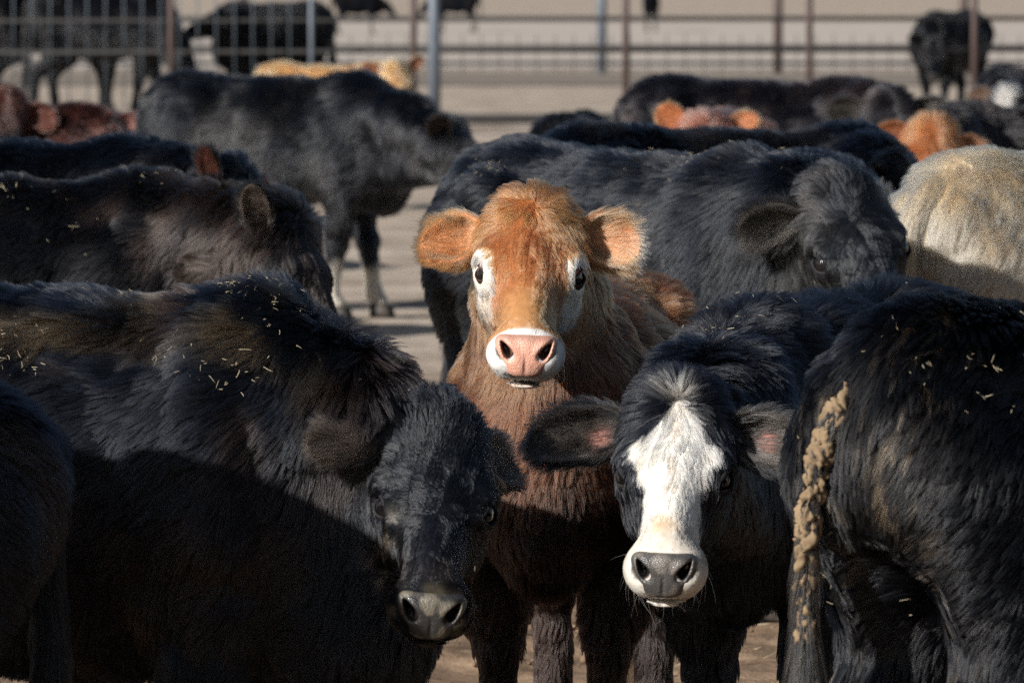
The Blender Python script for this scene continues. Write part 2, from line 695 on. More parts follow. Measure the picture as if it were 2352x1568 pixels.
def strands(p, n, flow, L, lift, npts, rng, s, clump=(.022, .35, .009, .45), wav=0.35, jit=0.25, droop=0.3, seed=0, curl=0.0):
    d = flow - (flow * n).sum(1)[:, None] * n
    d = nrm(d)
    sw = vnoise(p, 14 / s, seed + 5) * wav + vnoise(p, 40 / s, seed + 9) * wav * .6
    sw -= (sw * n).sum(1)[:, None] * n
    d = nrm(d + sw + rng.normal(0, 1, p.shape) * (jit + .30 * sstep(.6, .95, n[:, 2]))[:, None])
    d -= (d * n).sum(1)[:, None] * n * .8
    lf = np.clip(lift * (1 + .5 * noise(p, 25 / s, seed + 21)) + rng.normal(0, .08, len(p)), .06, 3)
    d0 = nrm(d + n * lf[:, None])
    t = np.linspace(0, 1, npts)[None, :, None]
    Lc = L[:, None, None]
    bend = (d - n * .25 + np.array([0, 0, -droop]))[:, None, :]
    pts = p[:, None, :] + Lc * (d0[:, None, :] * t + bend * (.38 * t * t))
    if curl > 0:
        cz = nrm(np.cross(n, d))[:, None, :]
        ph = (noise(p, 18 / s, seed + 31) * 6)[:, None, None]
        pts = pts + cz * (np.sin(t * 5 + ph) - np.sin(ph)) * Lc * curl
    for cs, k in ((clump[0], clump[1]), (clump[2], clump[3])):
        if k <= 0:
            continue
        q = np.floor((p + vnoise(p, 30 / s, seed + 40) * cs * .5) / (cs * s) + rng.random(3)).astype(np.int64)
        q -= q.min(0)
        mq = q.max(0) + 1
        key = (q[:, 0] * mq[1] + q[:, 1]) * mq[2] + q[:, 2]
        _, inv = np.unique(key, return_inverse=True)
        cn = np.bincount(inv)
        tip = pts[:, -1]
        mt = np.stack([np.bincount(inv, tip[:, j]) / cn for j in range(3)], 1)[inv]
        pts = pts + (mt - tip)[:, None, :] * (k * t ** 1.4)
    return pts


def frame_weight(ctx, p):
    w = p @ ctx.Rw.T + ctx.loc
    px = 1176 + w[:, 0] / w[:, 1] * FPX
    py = HORIZON + (CAM_H - w[:, 2]) / w[:, 1] * FPX
    inside = (px > -160) & (px < 2512) & (py > -160) & (py < 1728)
    return np.where(inside, 1.0, .12)


def head_flow(ctx, q, whorl):
    """flow on the face, in the head frame, then local"""
    f = np.stack([q[:, 0] - whorl, q[:, 1] * .9, np.full(len(q), -.02)], 1)
    f = nrm(f)
    side = sstep(.06, .13, np.abs(q[:, 1]))
    f = f * (1 - side[:, None]) + side[:, None] * np.stack([np.full(len(q), .6), np.zeros(len(q)), np.full(len(q), -.55)], 1)
    mz = sstep(.30, .36, q[:, 0])
    f = f * (1 - mz[:, None]) + mz[:, None] * np.stack([np.full(len(q), .3), np.sign(q[:, 1]) * .5, np.full(len(q), -.3)], 1)
    return f @ ctx.H[:3, :3].T


def grow_coat(ctx):
    c, s, V, T, N, rng = ctx.c, ctx.s, ctx.V, ctx.T, ctx.N, ctx.rng
    fu = c['fur']
    cen = V[T].mean(1)
    nn = nrm(N[T].sum(1))
    q = ((cen - ctx.H[:3, 3]) @ ctx.H[:3, :3]) / ctx.hs
    hm = headmask(q)
    view = nrm(ctx.camL - cen)
    fac = (nn * view).sum(1)
    dens = fu['dens'] * np.where(fac > -.35, 1, .15) * frame_weight(ctx, cen)
    dens = dens * (1 + .8 * hm)
    low = sstep(.50 * s, .30 * s, cen[:, 2]) * (1 - hm)
    dens = dens * (1 - .3 * low)
    # bare places
    pad = np.linalg.norm((q - NOSE_C) * np.array([1, .80, 1]), axis=1)
    if 'poll' in c and not c.get('noface'):
        dens = dens * sstep(.043, .050, pad)
        for ec_, er_ in ctx.earz:
            de = np.linalg.norm(q * ctx.hs - ec_, axis=1)
            dens = dens * sstep(er_ * .8, er_ * 1.15, de)
        for sd_ in (1, -1):
            e = np.linalg.norm(q - ctx.eyes[0 if sd_ > 0 else 1], axis=1)
            dens = dens * sstep(.024, .033, e)
    p, n = sample(V, T, N, dens, rng)
    q = ((p - ctx.H[:3, 3]) @ ctx.H[:3, :3]) / ctx.hs
    hm = headmask(q)
    # lengths
    up = np.clip(n[:, 2], -1, 1)
    Lb = fu['len'] * (1 + .15 * sstep(.5, .95, up)) * (1 - .45 * sstep(.45 * s, .30 * s, p[:, 2]))
    Lh = np.interp(q[:, 0], [-.05, .02, .10, .18, .30, .36, .42],
                   np.array([1.15, 1.2, .68, .46, .34, .20, .13]) * fu.get('hlen', fu['len']))
    L = Lb * (1 - hm) + Lh * hm
    L = L * np.clip(rng.normal(1, .22, len(p)), .4, 1.8) * (1 + .25 * noise(p, 12, c['seed'] + 8))
    # flow
    fb = np.tile(np.array([-.75, 0, -.6]), (len(p), 1))
    fb[:, 1] = sstep(.45, .9, up) * np.tanh(p[:, 1] / (.05 * s)) * (.6 + .9 * noise(p, 11, c['seed'] + 51))
    low = sstep(.62 * s, .45 * s, p[:, 2])
    fb = fb * (1 - low[:, None]) + low[:, None] * np.array([-.15, 0, -1.0])
    front = sstep(.45 * s, .62 * s, p[:, 0])
    fb = fb * (1 - front[:, None]) + front[:, None] * np.array([-.1, 0, -1.0])
    fh = head_flow(ctx, q, c.get('whorl', .03))
    flow = fb * (1 - hm[:, None]) + fh * hm[:, None]
    lift = fu.get('lift', .45) * (1 + 1.7 * sstep(.55, .95, up)) * (1 - hm) + hm * (.20 + .85 * sstep(.07, -.02, q[:, 0]))
    pts = strands(p, n, flow, L, lift, fu.get('npts', 5), rng, s, fu.get('clump', (.024, .35, .010, .5)),
                  fu.get('wav', .4), fu.get('jit', .22), fu.get('droop', .3), c['seed'], fu.get('curl', 0))
    tt = np.linspace(0, 1, pts.shape[1])
    prof = 1 - .78 * tt ** 1.5
    rad = fu['rad'] * prof[None, :] * np.clip(rng.normal(1, .25, len(p)), .5, 1.7)[:, None]
    col = c['color'](ctx, p, skin=False)
    new_hair('coat', pts, rad, col, M_HAIR, ctx.root)


# ------------------------------------------------------------------ ears
def build_ear(ctx, side, e):
    c, hs, H, rng = ctx.c, ctx.hs, ctx.H, ctx.rng
    L, W = e.get('len', .165) * hs, e.get('wid', .115) * hs
    base = np.array([.035, .096 * side, -.055]) + np.array(e.get('shift', (0, 0, 0)))
    d = nrm(np.array(e.get('dir', (-.05, 1.0 * side, -.05))))
    op = np.array(e.get('open', (.55, .15 * side, .8)))
    op = nrm(op - (op @ d) * d)
    w = np.cross(op, d)
    droop = e.get('droop', .12)
    ctx.earz.append((base * hs + d * L * .55 + op * W * .25, W * .62))
    far = c['voxel'] > .011
    nt, ns = (9, 9) if far else (19, 17)
    t = np.linspace(0, 1, nt)
    sv = np.linspace(-1, 1, ns)
    Tt, Ss = np.meshgrid(t, sv, indexing='ij')
    half = W / 2 * np.interp(Tt, [0, .12, .3, .5, .7, .85, .95, 1], [.42, .66, .92, 1.0, .90, .68, .42, .12])
    A = np.interp(Tt, [0, .25, .6, 1], [2.1, 1.7, 1.2, .75]) * e.get('cup', 1.0)
    lat = half * np.sin(A * Ss) / np.where(A < math.pi / 2, np.sin(np.minimum(A, math.pi / 2)), 1)
    dep = -half * (np.cos(A * Ss) - np.cos(A)) * .62 + W * .022 * np.cos(Ss * 7) * np.sin(Tt * 3.1)
    ax = Tt * L
    ctr = base * hs + 0 * op
    Pm = (ctr + ax[..., None] * d + lat[..., None] * w + dep[..., None] * op
          - (droop * L * Tt ** 2)[..., None] * np.array(e.get('sag', (.7, 0, -.2))) * -1)
    Pm = Pm @ H[:3, :3].T + H[:3, 3]
    opL = H[:3, :3] @ op
    # two skins
    gu = np.gradient(Pm, axis=0)
    gv = np.gradient(Pm, axis=1)
    nn = nrm(np.cross(gu, gv))
    if (nn.reshape(-1, 3) @ opL).mean() < 0:
        nn = -nn
    th = .004 * hs
    A1 = (Pm + nn * th).reshape(-1, 3)
    A2 = (Pm - nn * th).reshape(-1, 3)
    V = np.concatenate([A1, A2])
    n1 = len(A1)
    q = []
    for i in range(nt - 1):
        for j in range(ns - 1):
            a, b, cc, dd = i * ns + j, (i + 1) * ns + j, (i + 1) * ns + j + 1, i * ns + j + 1
            q.append((a, b, cc, dd))
            q.append((n1 + a, n1 + dd, n1 + cc, n1 + b))
    rim = [(i * ns, (i + 1) * ns) for i in range(nt - 1)] + [((nt - 1) * ns + j, (nt - 1) * ns + j + 1) for j in range(ns - 1)] \
        + [((i + 1) * ns + ns - 1, i * ns + ns - 1) for i in range(nt - 1)]
    for a, b in rim:
        q.append((a, n1 + a, n1 + b, b))
    Q = np.array(q)
    tt = np.concatenate([Tt.ravel(), Tt.ravel()])
    inner = np.concatenate([np.ones(n1), np.zeros(n1)])
    co, ci = np.array(e.get('col', c['earcol'])), np.array(e.get('icol', c.get('earin', c['earcol'])))
    col = mix(co, ci, inner)
    sp = e.get('pink')
    if sp is not None:
        ms = np.exp(-((tt - sp[0]) / .10) ** 2 - ((np.concatenate([Ss.ravel()] * 2) - sp[1]) / .28) ** 2) * inner
        col = mix(col, (.42, .20, .165), np.clip(ms * 1.1, 0, 1))
    o = new_mesh('ear', V, Q, M_SKIN, ctx.root, col)
    fu = c['fur']
    if not fu:
        return
    Tr = tri_of(Q)
    Nn = vnormals(V, Tr)
    # make normals consistent (outer faces away from the opening)
    Nn[:n1] = nn.reshape(-1, 3)
    Nn[n1:] = -nn.reshape(-1, 3)
    tv = tt[Tr].mean(1)
    iv = inner[Tr].mean(1)
    edge = np.abs(np.concatenate([Ss.ravel()] * 2)[Tr]).mean(1)
    dens = fu['dens'] * 1.6 * np.where(iv > .5, .55 + .45 * edge, 1.0)
    if sp is not None:
        ss2 = np.concatenate([Ss.ravel()] * 2)[Tr].mean(1)
        dens = dens * np.where((iv > .5) & (np.abs(tv - sp[0]) < .10) & (np.abs(ss2 - sp[1]) < .25), .35, 1)
    p, n = sample(V, Tr, Nn, dens, rng)
    rel = (p - H[:3, 3]) @ H[:3, :3] - base * hs
    ta = np.clip((rel @ d) / L, 0, 1)
    lv = (rel @ w) / (W / 2)
    isin = (n @ opL) > 0
    fl = np.tile(d, (len(p), 1)) + (lv * .7)[:, None] * w + np.where(isin, .25, -.1)[:, None] * op
    fl = fl @ H[:3, :3].T
    Lh = fu.get('elen', fu['len'] * .6) * np.clip(rng.normal(1, .3, len(p)), .3, 2) * np.where(isin, .8, 1.0)
    Lh *= np.where(ta > .85, .6, 1)
    pts = strands(p, n, fl, Lh, np.where(isin, .45, .40), fu.get('npts', 5), rng, hs, (.012, .3, .006, .45), .35, .28, .15, c['seed'] + side)
    prof = 1 - .8 * np.linspace(0, 1, pts.shape[1]) ** 1.5
    rad = fu['rad'] * .9 * prof[None] * np.clip(rng.normal(1, .25, len(p)), .5, 1.6)[:, None]
    hc = mix(co, ci, isin.astype(float))
    hc = hc * np.clip(1 + .45 * noise(p, 45, c['seed'])[:, None] + rng.normal(0, .15, (len(p), 1)), .3, 2)
    tipc = e.get('tip')
    if tipc is not None:
        hc = mix(hc, np.array(tipc), sstep(.72, .95, ta) * .8)
    ec = e.get('edge')
    if ec is not None:
        hc = mix(hc, np.array(ec), sstep(.75, 1.0, np.abs(lv)) * isin * .8)
    new_hair('ear_hair', pts, rad, np.clip(hc, 0, .95), M_HAIR, o)


# ------------------------------------------------------------------ eyes and nose
def build_face(ctx):
    c, hs, H = ctx.c, ctx.hs, ctx.H
    far = c['voxel'] > .011
    qv = hcoords(ctx, ctx.V)
    for s in (1, -1):
        o_, u_ = np.array([.166, 0, -.095]), nrm(np.array([0, .90 * s, .44]))
        rel = qv - o_
        t_ = rel @ u_
        off_ = np.linalg.norm(rel - t_[:, None] * u_, axis=1)
        rr_ = .008
        while True:
            m = (off_ < rr_) & (t_ > .05) & (t_ < .16)
            if m.sum() > 2 or rr_ > .06:
                break
            rr_ *= 1.4
        ds = t_[m].mean() if m.sum() else .108
        r = .0255
        out = nrm(np.array([.20, .82 * s, .52]))
        ce = o_ + u_ * (ds - .0085)
        ctx.eyes.append(ce + out * .012)
        n1, n2 = (8, 12) if far else (14, 22)
        th = np.linspace(0, math.pi, n1)
        ph = np.linspace(0, 2 * math.pi, n2, endpoint=False)
        V = np.array([(r * math.sin(a) * math.cos(b), r * math.sin(a) * math.sin(b), r * math.cos(a)) for a in th for b in ph])
        F = np.array([(i * n2 + j, i * n2 + (j + 1) % n2, (i + 1) * n2 + (j + 1) % n2, (i + 1) * n2 + j)
                      for i in range(n1 - 1) for j in range(n2)])
        W = ((V + ce) * hs) @ H[:3, :3].T + H[:3, 3]
        eye = new_mesh('eye', W, F[:, ::-1].copy(), M_EYE, ctx.root)
        if far:
            continue
        # lids: two shells hinged on the slit axis
        tw = np.array([.8, -.5 * s, .1])
        axx = nrm(tw - (tw @ out) * out)
        upv = nrm(np.cross(out, axx))
        if upv @ np.array([-.6, 0, .8]) < 0:
            upv = -upv
        Vs, Fs = [], []
        for lo_, hi_ in ((c.get('lid', 18), 125), (-125, -38)):
            nu, nv = 15, 9
            b = len(Vs)
            for i in range(nu):
                u = R(-88 + 176 * i / (nu - 1))
                for j in range(nv):
                    v0 = lo_ + (hi_ - lo_) * j / (nv - 1)
                    edge = lo_ if abs(lo_) < abs(hi_) else hi_
                    # lids meet at the corners
                    k = (1 - math.cos(u)) * .9
                    v = R(v0 - edge * k * (1 - abs(v0 - edge) / 100 if abs(v0 - edge) < 100 else 0))
                    rr = r * (1.13 if 0 < j < nv - 1 else 1.16)
                    pt = axx * math.sin(u) * rr * 1.12 + (out * math.cos(v) + upv * math.sin(v)) * rr * math.cos(u)
                    Vs.append(ce + pt)
            for i in range(nu - 1):
                for j in range(nv - 1):
                    a = b + i * nv + j
                    Fs.append((a, a + nv, a + nv + 1, a + 1))
        W = (np.array(Vs) * hs) @ H[:3, :3].T + H[:3, 3]
        lid = new_mesh('eyelid', W, np.array(Fs), M_SKIN, eye, np.tile(c.get('lidcol', (.022, .021, .022)), (len(W), 1)))
        sm = lid.modifiers.new('thick', 'SOLIDIFY')
        sm.thickness = .003
    if not far:
        qn = (ctx.N @ H[:3, :3])
        ok = np.where((qv[:, 0] > .325) & (qv[:, 0] < .425) & (qv[:, 2] < -.085) & (np.linalg.norm(qv - NOSE_C, axis=1) > .052)
                      & (np.abs(qv[:, 1]) < .1) & (qv[:, 2] > -.19))[0]
        if len(ok):
            k_ = ctx.rng.choice(ok, 44)
            pw, nw = ctx.V[k_], ctx.N[k_]
            fl = np.tile(H[:3, 0] * .5, (44, 1)) + np.array([0, 0, -.35])
            pts = strands(pw, nw, fl, ctx.rng.uniform(.014, .042, 44) * hs, np.full(44, .9), 6, ctx.rng, hs, (.02, 0, .01, 0), .5, .4, .3, c['seed'])
            rad = np.full((44, 6), .00026) * (1 - .8 * np.linspace(0, 1, 6))
            new_hair('whiskers', pts, rad, np.tile(np.array(c.get('whisker', (.05, .05, .05))), (44, 1)), M_HAIR, ctx.root)
    # nose
    V, Q = nose_mesh(.0065 if far else .0024)
    B = np.stack([np.array([0, 1, 0]), NOSE_H, NOSE_N], 1)
    Wh = V @ B.T + NOSE_C
    W = (Wh * hs) @ H[:3, :3].T + H[:3, 3]
    base = np.array(c.get('nosecol', (.02, .018, .018)))
    col = np.tile(base, (len(V), 1))
    if 'nose2' in c:
        k = sstep(-.2, .5, noise(V, 32, 3) + .7 * noise(V, 75, 8))
        col = mix(col, np.array(c['nose2']), k * c.get('nose2amt', .7))
        if 'nose3' in c:
            mid = np.exp(-(V[:, 0] / .012) ** 2) * sstep(.0, -.03, V[:, 1])
            top = sstep(.020, .036, V[:, 1])
            col = mix(col, np.array(c['nose3']), np.clip(mid * .7 + top * .6, 0, 1))
    au = np.abs(V[:, 0])
    ca, sa = math.cos(R(33)), math.sin(R(33))
    nx, ny = ca * (au - .040) - sa * (V[:, 1] - .011), sa * (au - .040) + ca * (V[:, 1] - .011)
    hole = 1 - sstep(.9, 1.25, np.sqrt((nx / np.clip(.0095 - .20 * ny, .003, .014)) ** 2 + (ny / .0225) ** 2))
    deep = sstep(.012, -.004, V[:, 2] + 5.2 * V[:, 0] ** 2)
    col = mix(col, base * .12, hole * deep)
    new_mesh('nose', W, Q, M_NOSE, ctx.root, col)


# ------------------------------------------------------------------ tail
def tube(path, rad, n=12, cap=True):
    path = np.asarray(path, float)
    m = len(path)
    tg = nrm(np.gradient(path, axis=0))
    ref = np.array([0, 1, 0.0]) if abs(tg[0][1]) < .9 else np.array([1.0, 0, 0])
    V = []
    for i in range(m):
        u = nrm(np.cross(tg[i], ref))
        ref = nrm(np.cross(u, tg[i]))
        for k in range(n):
            a = 2 * math.pi * k / n
            V.append(path[i] + rad[i] * (u * math.cos(a) + ref * math.sin(a)))
    F = [(i * n + k, i * n + (k + 1) % n, (i + 1) * n + (k + 1) % n, (i + 1) * n + k) for i in range(m - 1) for k in range(n)]
    if cap:
        F.append(tuple(range(n - 1, -1, -1)))
        F.append(tuple((m - 1) * n + k for k in range(n)))
    return np.array(V), F


def spline(pts, n):
    pts = np.asarray(pts, float)
    k = len(pts)
    out = []
    for t in np.linspace(0, k - 1.0001, n):
        i = int(t)
        u = t - i
        p0, p1, p2, p3 = pts[max(i - 1, 0)], pts[i], pts[min(i + 1, k - 1)], pts[min(i + 2, k - 1)]
        out.append(.5 * ((2 * p1) + (-p0 + p2) * u + (2 * p0 - 5 * p1 + 4 * p2 - p3) * u * u + (-p0 + 3 * p1 - 3 * p2 + p3) * u ** 3))
    return np.array(out)


def build_tail(ctx):
    c, s, rng = ctx.c, ctx.s, ctx.rng
    tl = c.get('tail', {})
    off = np.array(tl.get('off', (0, 0, 0)), float)
    ctl = np.array(tl.get('path', [(-.55, 0, .985), (-.615, 0, .965), (-.655, .0, .88), (-.662, .0, .72), (-.665, .005, .52), (-.665, .005, .40)]), float)
    n = 40
    path = spline(ctl, n) * s
    r = np.interp(np.linspace(0, 1, n), [0, .2, .6, 1], [.036, .028, .021, .016]) * s * tl.get('thick', 1)
    V, F = tube(path, r, 12)
    base = np.array(c['coat'])
    o = new_mesh('tail', V, F, M_SKIN, ctx.root, np.tile(base * .7, (len(V), 1)))
    fu = c['fur']
    if not fu:
        return
    # hair along the tail and the switch at its end
    nh = int(tl.get('n', min(14000, fu['dens'] * .10)))
    u = rng.random(nh) ** .8
    sw = tl.get('switch', .28)
    if tl.get('mud'):
        u = np.where((u > .16) & (u < .80) & (rng.random(nh) < .62), .80 + .2 * rng.random(nh), u)
    ip = u * (n - 1.001)
    i0 = ip.astype(int)
    fr = (ip - i0)[:, None]
    cen = path[i0] * (1 - fr) + path[i0 + 1] * fr
    tg = nrm(path[np.minimum(i0 + 1, n - 1)] - path[i0])
    a = rng.random(nh) * 2 * math.pi
    e1 = nrm(np.cross(tg, np.array([0, 1.0, 0]) + 1e-3))
    e2 = np.cross(tg, e1)
    nn = e1 * np.cos(a)[:, None] + e2 * np.sin(a)[:, None]
    p = cen + nn * np.interp(u, np.linspace(0, 1, n), r)[:, None]
    L = np.interp(u, [0, .5, .75, 1], [.018, .018, .03 + sw * .3, sw] if tl.get('mud') else [.03, .035, .06 + sw * .3, sw]) * s * np.clip(rng.normal(1, .2, nh), .4, 1.5)
    lift = np.interp(u, [0, .6, 1], [.35, .3, .22])
    pts = strands(p, nn, tg + np.array([0, 0, -.4]), L, lift, 7, rng, s, (.03, .3, .012, .6), .25, .12, .5, c['seed'] + 77)
    rad = fu['rad'] * (1 - .7 * np.linspace(0, 1, 7) ** 1.5)[None] * np.ones((nh, 1))
    hc = np.tile(base, (nh, 1)) * np.clip(rng.normal(1, .25, (nh, 1)), .4, 1.8)
    if tl.get('mud'):
        hc = mix(hc, (.33, .24, .15), (rng.random(nh) < .18) * .8)
    new_hair('tail_hair', pts, rad, hc, M_HAIR, o)
    if tl.get('mud'):
        # a cracked crust of dried mud caked round the tail
        mn, mm = 40, 240
        ki = np.linspace(.10, .985, mm)
        pth = np.stack([np.interp(ki * (n - 1), np.arange(n), path[:, k]) for k in range(3)], 1)
        rr0 = np.interp(ki * (n - 1), np.arange(n), r)
        Vt, Ft = tube(pth, rr0, mn)
        cen_ = np.repeat(pth, mn, 0)
        dn = nrm(Vt - cen_)
        kk = np.repeat(ki, mn)
        # plates: distance to the two nearest of many seeds
        sk = rng.integers(0, len(Vt), 210)
        sp = Vt[sk] + dn[sk] * .01
        d1 = np.full(len(Vt), 9.0)
        d2 = np.full(len(Vt), 9.0)
        own = np.zeros(len(Vt), int)
        wv = (Vt + vnoise(Vt, 60, 3) * .006) * np.array([1, 1, .5])
        for k_, q_ in enumerate(sp * np.array([1, 1, .5])):
            dd_ = np.linalg.norm(wv - q_, axis=1)
            nw = dd_ < d1
            d2 = np.where(nw, d1, np.minimum(d2, dd_))
            d1 = np.where(nw, dd_, d1)
            own[nw] = k_
        size = np.interp(kk, [.10, .30, .52, .75, .90, .985], [.25, .50, 1.0, .9, .45, .15])
        cover = rng.random(210)[own] < size * 1.25
        crack = sstep(.0002, .0028, d2 - d1)
        thick = (.003 + .008 * rng.random(210)[own]) * (.5 + .6 * size)
        hgt = np.where(cover, -.003 + (thick * .6 + .0058) * (.12 + .88 * crack), -.004) + .004 * noise(Vt, 70, 5) + .003 * noise(Vt, 190, 6)
        Vs, Fs = cen_ + dn * (np.repeat(rr0, mn) + hgt)[:, None], Ft
        new_mesh('dried_mud', Vs, Fs, M_MUD, o)


def tg_of(path, i):
    i = min(max(i, 1), len(path) - 2)
    return nrm(path[i + 1] - path[i - 1])


# ------------------------------------------------------------------ coats (colour patterns)
def coat_black(base=(.0045, .0055, .0085), rust=(.017, .0105, .008), amt=.6, grey=None):
    base, rust = np.array(base), np.array(rust)

    def f(ctx, p, skin):
        sd_ = ctx.c['seed']
        k = sstep(.0, .7, noise(p, 6, sd_) + .5 * noise(p, 15, sd_ + 1)) * amt
        col = mix(base, rust, k)
        if grey is not None:
            col = mix(col, np.array(grey), sstep(-.1, .6, noise(p, 5, sd_ + 3) + .5 * noise(p, 13, sd_ + 5)) * .8)
        v = ctx.rng.normal(1, .22, (len(p), 1)) if not skin else 1
        return np.clip(col * v, .002, .9)
    return f


def coat_plain(base, alt, dark, amt=.6):
    def f(ctx, p, skin):
        sd_ = ctx.c['seed']
        col = mix(base, alt, sstep(-.3, .6, noise(p, 7, sd_) + .4 * noise(p, 20, sd_ + 1)))
        col = mix(col, dark, sstep(.2, .8, noise(p, 11, sd_ + 2) + .4 * noise(p, 30, sd_ + 3)) * amt)
        v = ctx.rng.normal(1, .15, (len(p), 1)) if not skin else 1
        return np.clip(col * v, .002, .92)
    return f


def hcoords(ctx, p):
    return ((p - ctx.H[:3, 3]) @ ctx.H[:3, :3]) / ctx.hs


def coat_ginger(ctx, p, skin):
    sd_ = ctx.c['seed']
    q = hcoords(ctx, p)
    hm = headmask(q)
    n1 = noise(p, 14, sd_)
    n2 = noise(p, 45, sd_ + 1)
    gin, deep, tan = (.37, .145, .056), (.22, .076, .030), (.50, .26, .11)
    col = mix(gin, deep, sstep(-.2, .9, n1 + .5 * n2))
    col = mix(col, (.20, .058, .020), np.exp(-((q[:, 1] + .006 * n1) / .012) ** 2) * sstep(.04, .08, q[:, 0]) * sstep(.22, .14, q[:, 0]) * .7)
    # body: browner, patchy
    body = mix((.115, .046, .023), (.032, .017, .013), sstep(-.3, .7, noise(p, 8, sd_ + 5) + .4 * n2))
    body = mix(body, (.28, .14, .065), sstep(.1, .8, noise(p, 10, sd_ + 9)) * .6)
    body = mix(body, (.016, .010, .009), sstep(.86, .60, p[:, 2] / ctx.s + .05 * n1) * .92)  # dark points, deepened with painted-in shade on chest and legs
    x, y, z = q[:, 0] + .012 * n2, np.abs(q[:, 1]) + .010 * n1, q[:, 2]
    col = mix(col, tan, sstep(.22, .31, x) * .85)
    # darker hair down the cheeks and jaw
    col = mix(col, (.30, .16, .085), sstep(-.10, -.14, z) * .7)
    # white round the eyes running down the cheek
    ring = np.exp(-(((x - .152) / .048) ** 2 + ((y - .106) / .025) ** 2 + ((z + .060) / .050) ** 2) ** 1.5)
    cheek = sstep(.064, .084, y) * sstep(.12, .16, x) * (1 - sstep(.28, .34, x)) * sstep(-.17, -.12, z)
    st = noise(q * np.array([.35, 1, 1]), 75, sd_ + 7)
    w = np.clip(ring * 1.3 + cheek * .80 + .34 * st * (ring + cheek) + .12 * n2 * (ring + cheek), 0, 1)
    wc = mix((.84, .75, .64), (.50, .37, .25), sstep(.17, .25, x) * (.45 + .55 * sstep(-.2, .5, st)))
    wc = mix(wc, (.22, .17, .14), sstep(.25, .7, st) * sstep(.185, .22, x) * .75)
    col = mix(col, wc, sstep(.30, .72, w))
    # white band round the muzzle
    dn = np.linalg.norm((q - np.array([.395, 0, -.082])) * np.array([1.15, .72, .95]), axis=1)
    band = 1 - sstep(.062, .070, dn + .003 * n2)
    col = mix(col, (.90, .87, .83), band)
    jaw = sstep(.30, .35, x) * sstep(-.128, -.142, z)
    col = mix(col, (.62, .50, .42), jaw)
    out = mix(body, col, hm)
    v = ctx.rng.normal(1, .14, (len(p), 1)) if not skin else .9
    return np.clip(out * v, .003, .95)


def coat_whiteface(ctx, p, skin):
    sd_ = ctx.c['seed']
    q = hcoords(ctx, p)
    hm = headmask(q)
    out = coat_black((.0045, .0056, .0088), (.013, .010, .008), .4)(ctx, p, skin)
    n1, n2 = noise(p, 30, sd_ + 2), noise(p, 80, sd_ + 4)
    x, y = q[:, 0], q[:, 1] + .004 * n1
    edge = .006 * n1 + .005 * n2
    hw = np.interp(x, [.02, .04, .07, .10, .125, .15, .18, .22, .27, .31, .35, .38], [.0, .010, .040, .070, .092, .088, .064, .055, .052, .058, .078, .12])
    m = sstep(-.004, .004, hw + edge - np.abs(y - .004)) * sstep(.022, .03, x) * hm
    m = m * np.where(x < .32, sstep(-.115, -.09, q[:, 2]), 1)
    wc = mix((.86, .82, .74), (.74, .66, .54), sstep(.0, .7, n1 + .5 * n2) * .7)
    wc = mix(wc, (.50, .36, .23), sstep(.26, .33, x) * (1 - sstep(.36, .385, x)) * (.55 + .35 * n1))
    wc = mix(wc, (.55, .42, .34), np.exp(-(((x - .20) / .03) ** 2 + (y / .008) ** 2)) * .6)
    wc = mix(wc, (.70, .55, .42), np.exp(-(((x - .09) / .03) ** 2 + (y / .008) ** 2)) * .7)
    out = mix(out, wc, m)
    tuft = np.exp(-(((x - .004) / .014) ** 2 + (y / .016) ** 2)) * hm
    out = mix(out, (.30, .27, .23), np.clip(tuft * 1.2, 0, .9))
    mud = sstep(.25, .6, noise(p, 40, sd_ + 11) + .4 * n2) * sstep(.33, .37, x) * sstep(.045, .07, np.abs(q[:, 1])) * hm
    out = mix(out, (.20, .17, .13), mud * .8)
    out = mix(out, (.42, .38, .32), sstep(.34, .37, x) * m * (.45 + .4 * n1))
    v = ctx.rng.normal(1, .10, (len(p), 1)) if not skin else 1
    return np.clip(out * v, .002, .95)


def coat_front(ctx, p, skin):
    """black calf with its head down: straw dust in the back, rusty flank"""
    sd_ = ctx.c['seed']
    col = coat_black((.0050, .0062, .0095), (.021, .0135, .0105), .75)(ctx, p, skin)
    q = hcoords(ctx, p)
    hm = headmask(q)
    dust = sstep(.2, .8, noise(p, 12, sd_ + 6)) * sstep(.85, .98, p[:, 2]) * (1 - hm)
    col = mix(col, (.13, .095, .055), dust * .45)
    tr = np.exp(-(((q[:, 0] - .212) / .020) ** 2 + ((q[:, 1] + .088) / .020) ** 2)) * hm * sstep(-.4, .3, noise(p, 60, sd_ + 2))
    col = mix(col, (.24, .21, .17), tr * .45)
    mz = sstep(.35, .38, q[:, 0]) * hm * sstep(-.2, .6, noise(p, 50, sd_))
    col = mix(col, (.09, .075, .05), mz * .6)
    return col


def coat_rump(ctx, p, skin):
    sd_ = ctx.c['seed']
    col = coat_black((.0030, .0036, .0055), (.007, .006, .0055), .5)(ctx, p, skin)
    s = ctx.s
    near = np.exp(-(((p[:, 0] / s + .60) / .10) ** 2 + ((np.abs(p[:, 1]) / s - .09) / .05) ** 2)) * sstep(.3, .5, p[:, 2] / s)
    sp = sstep(.35, .6, noise(p * np.array([1, 1, .4]), 120, sd_ + 4) + .4 * noise(p, 20, sd_ + 5))
    col = mix(col, (.30, .22, .14), near * sp * .4)
    return col


BLK = coat_black()
DUSTY = coat_black((.0065, .0075, .0105), (.016, .0145, .014), .6, (.021, .0205, .021))
GREYED = coat_black((.007, .0085, .012), (.018, .015, .013), .6, (.022, .022, .023))

COATB = (.006, .007, .010)
EARB, EARBI = (.010, .010, .012), (.040, .034, .030)


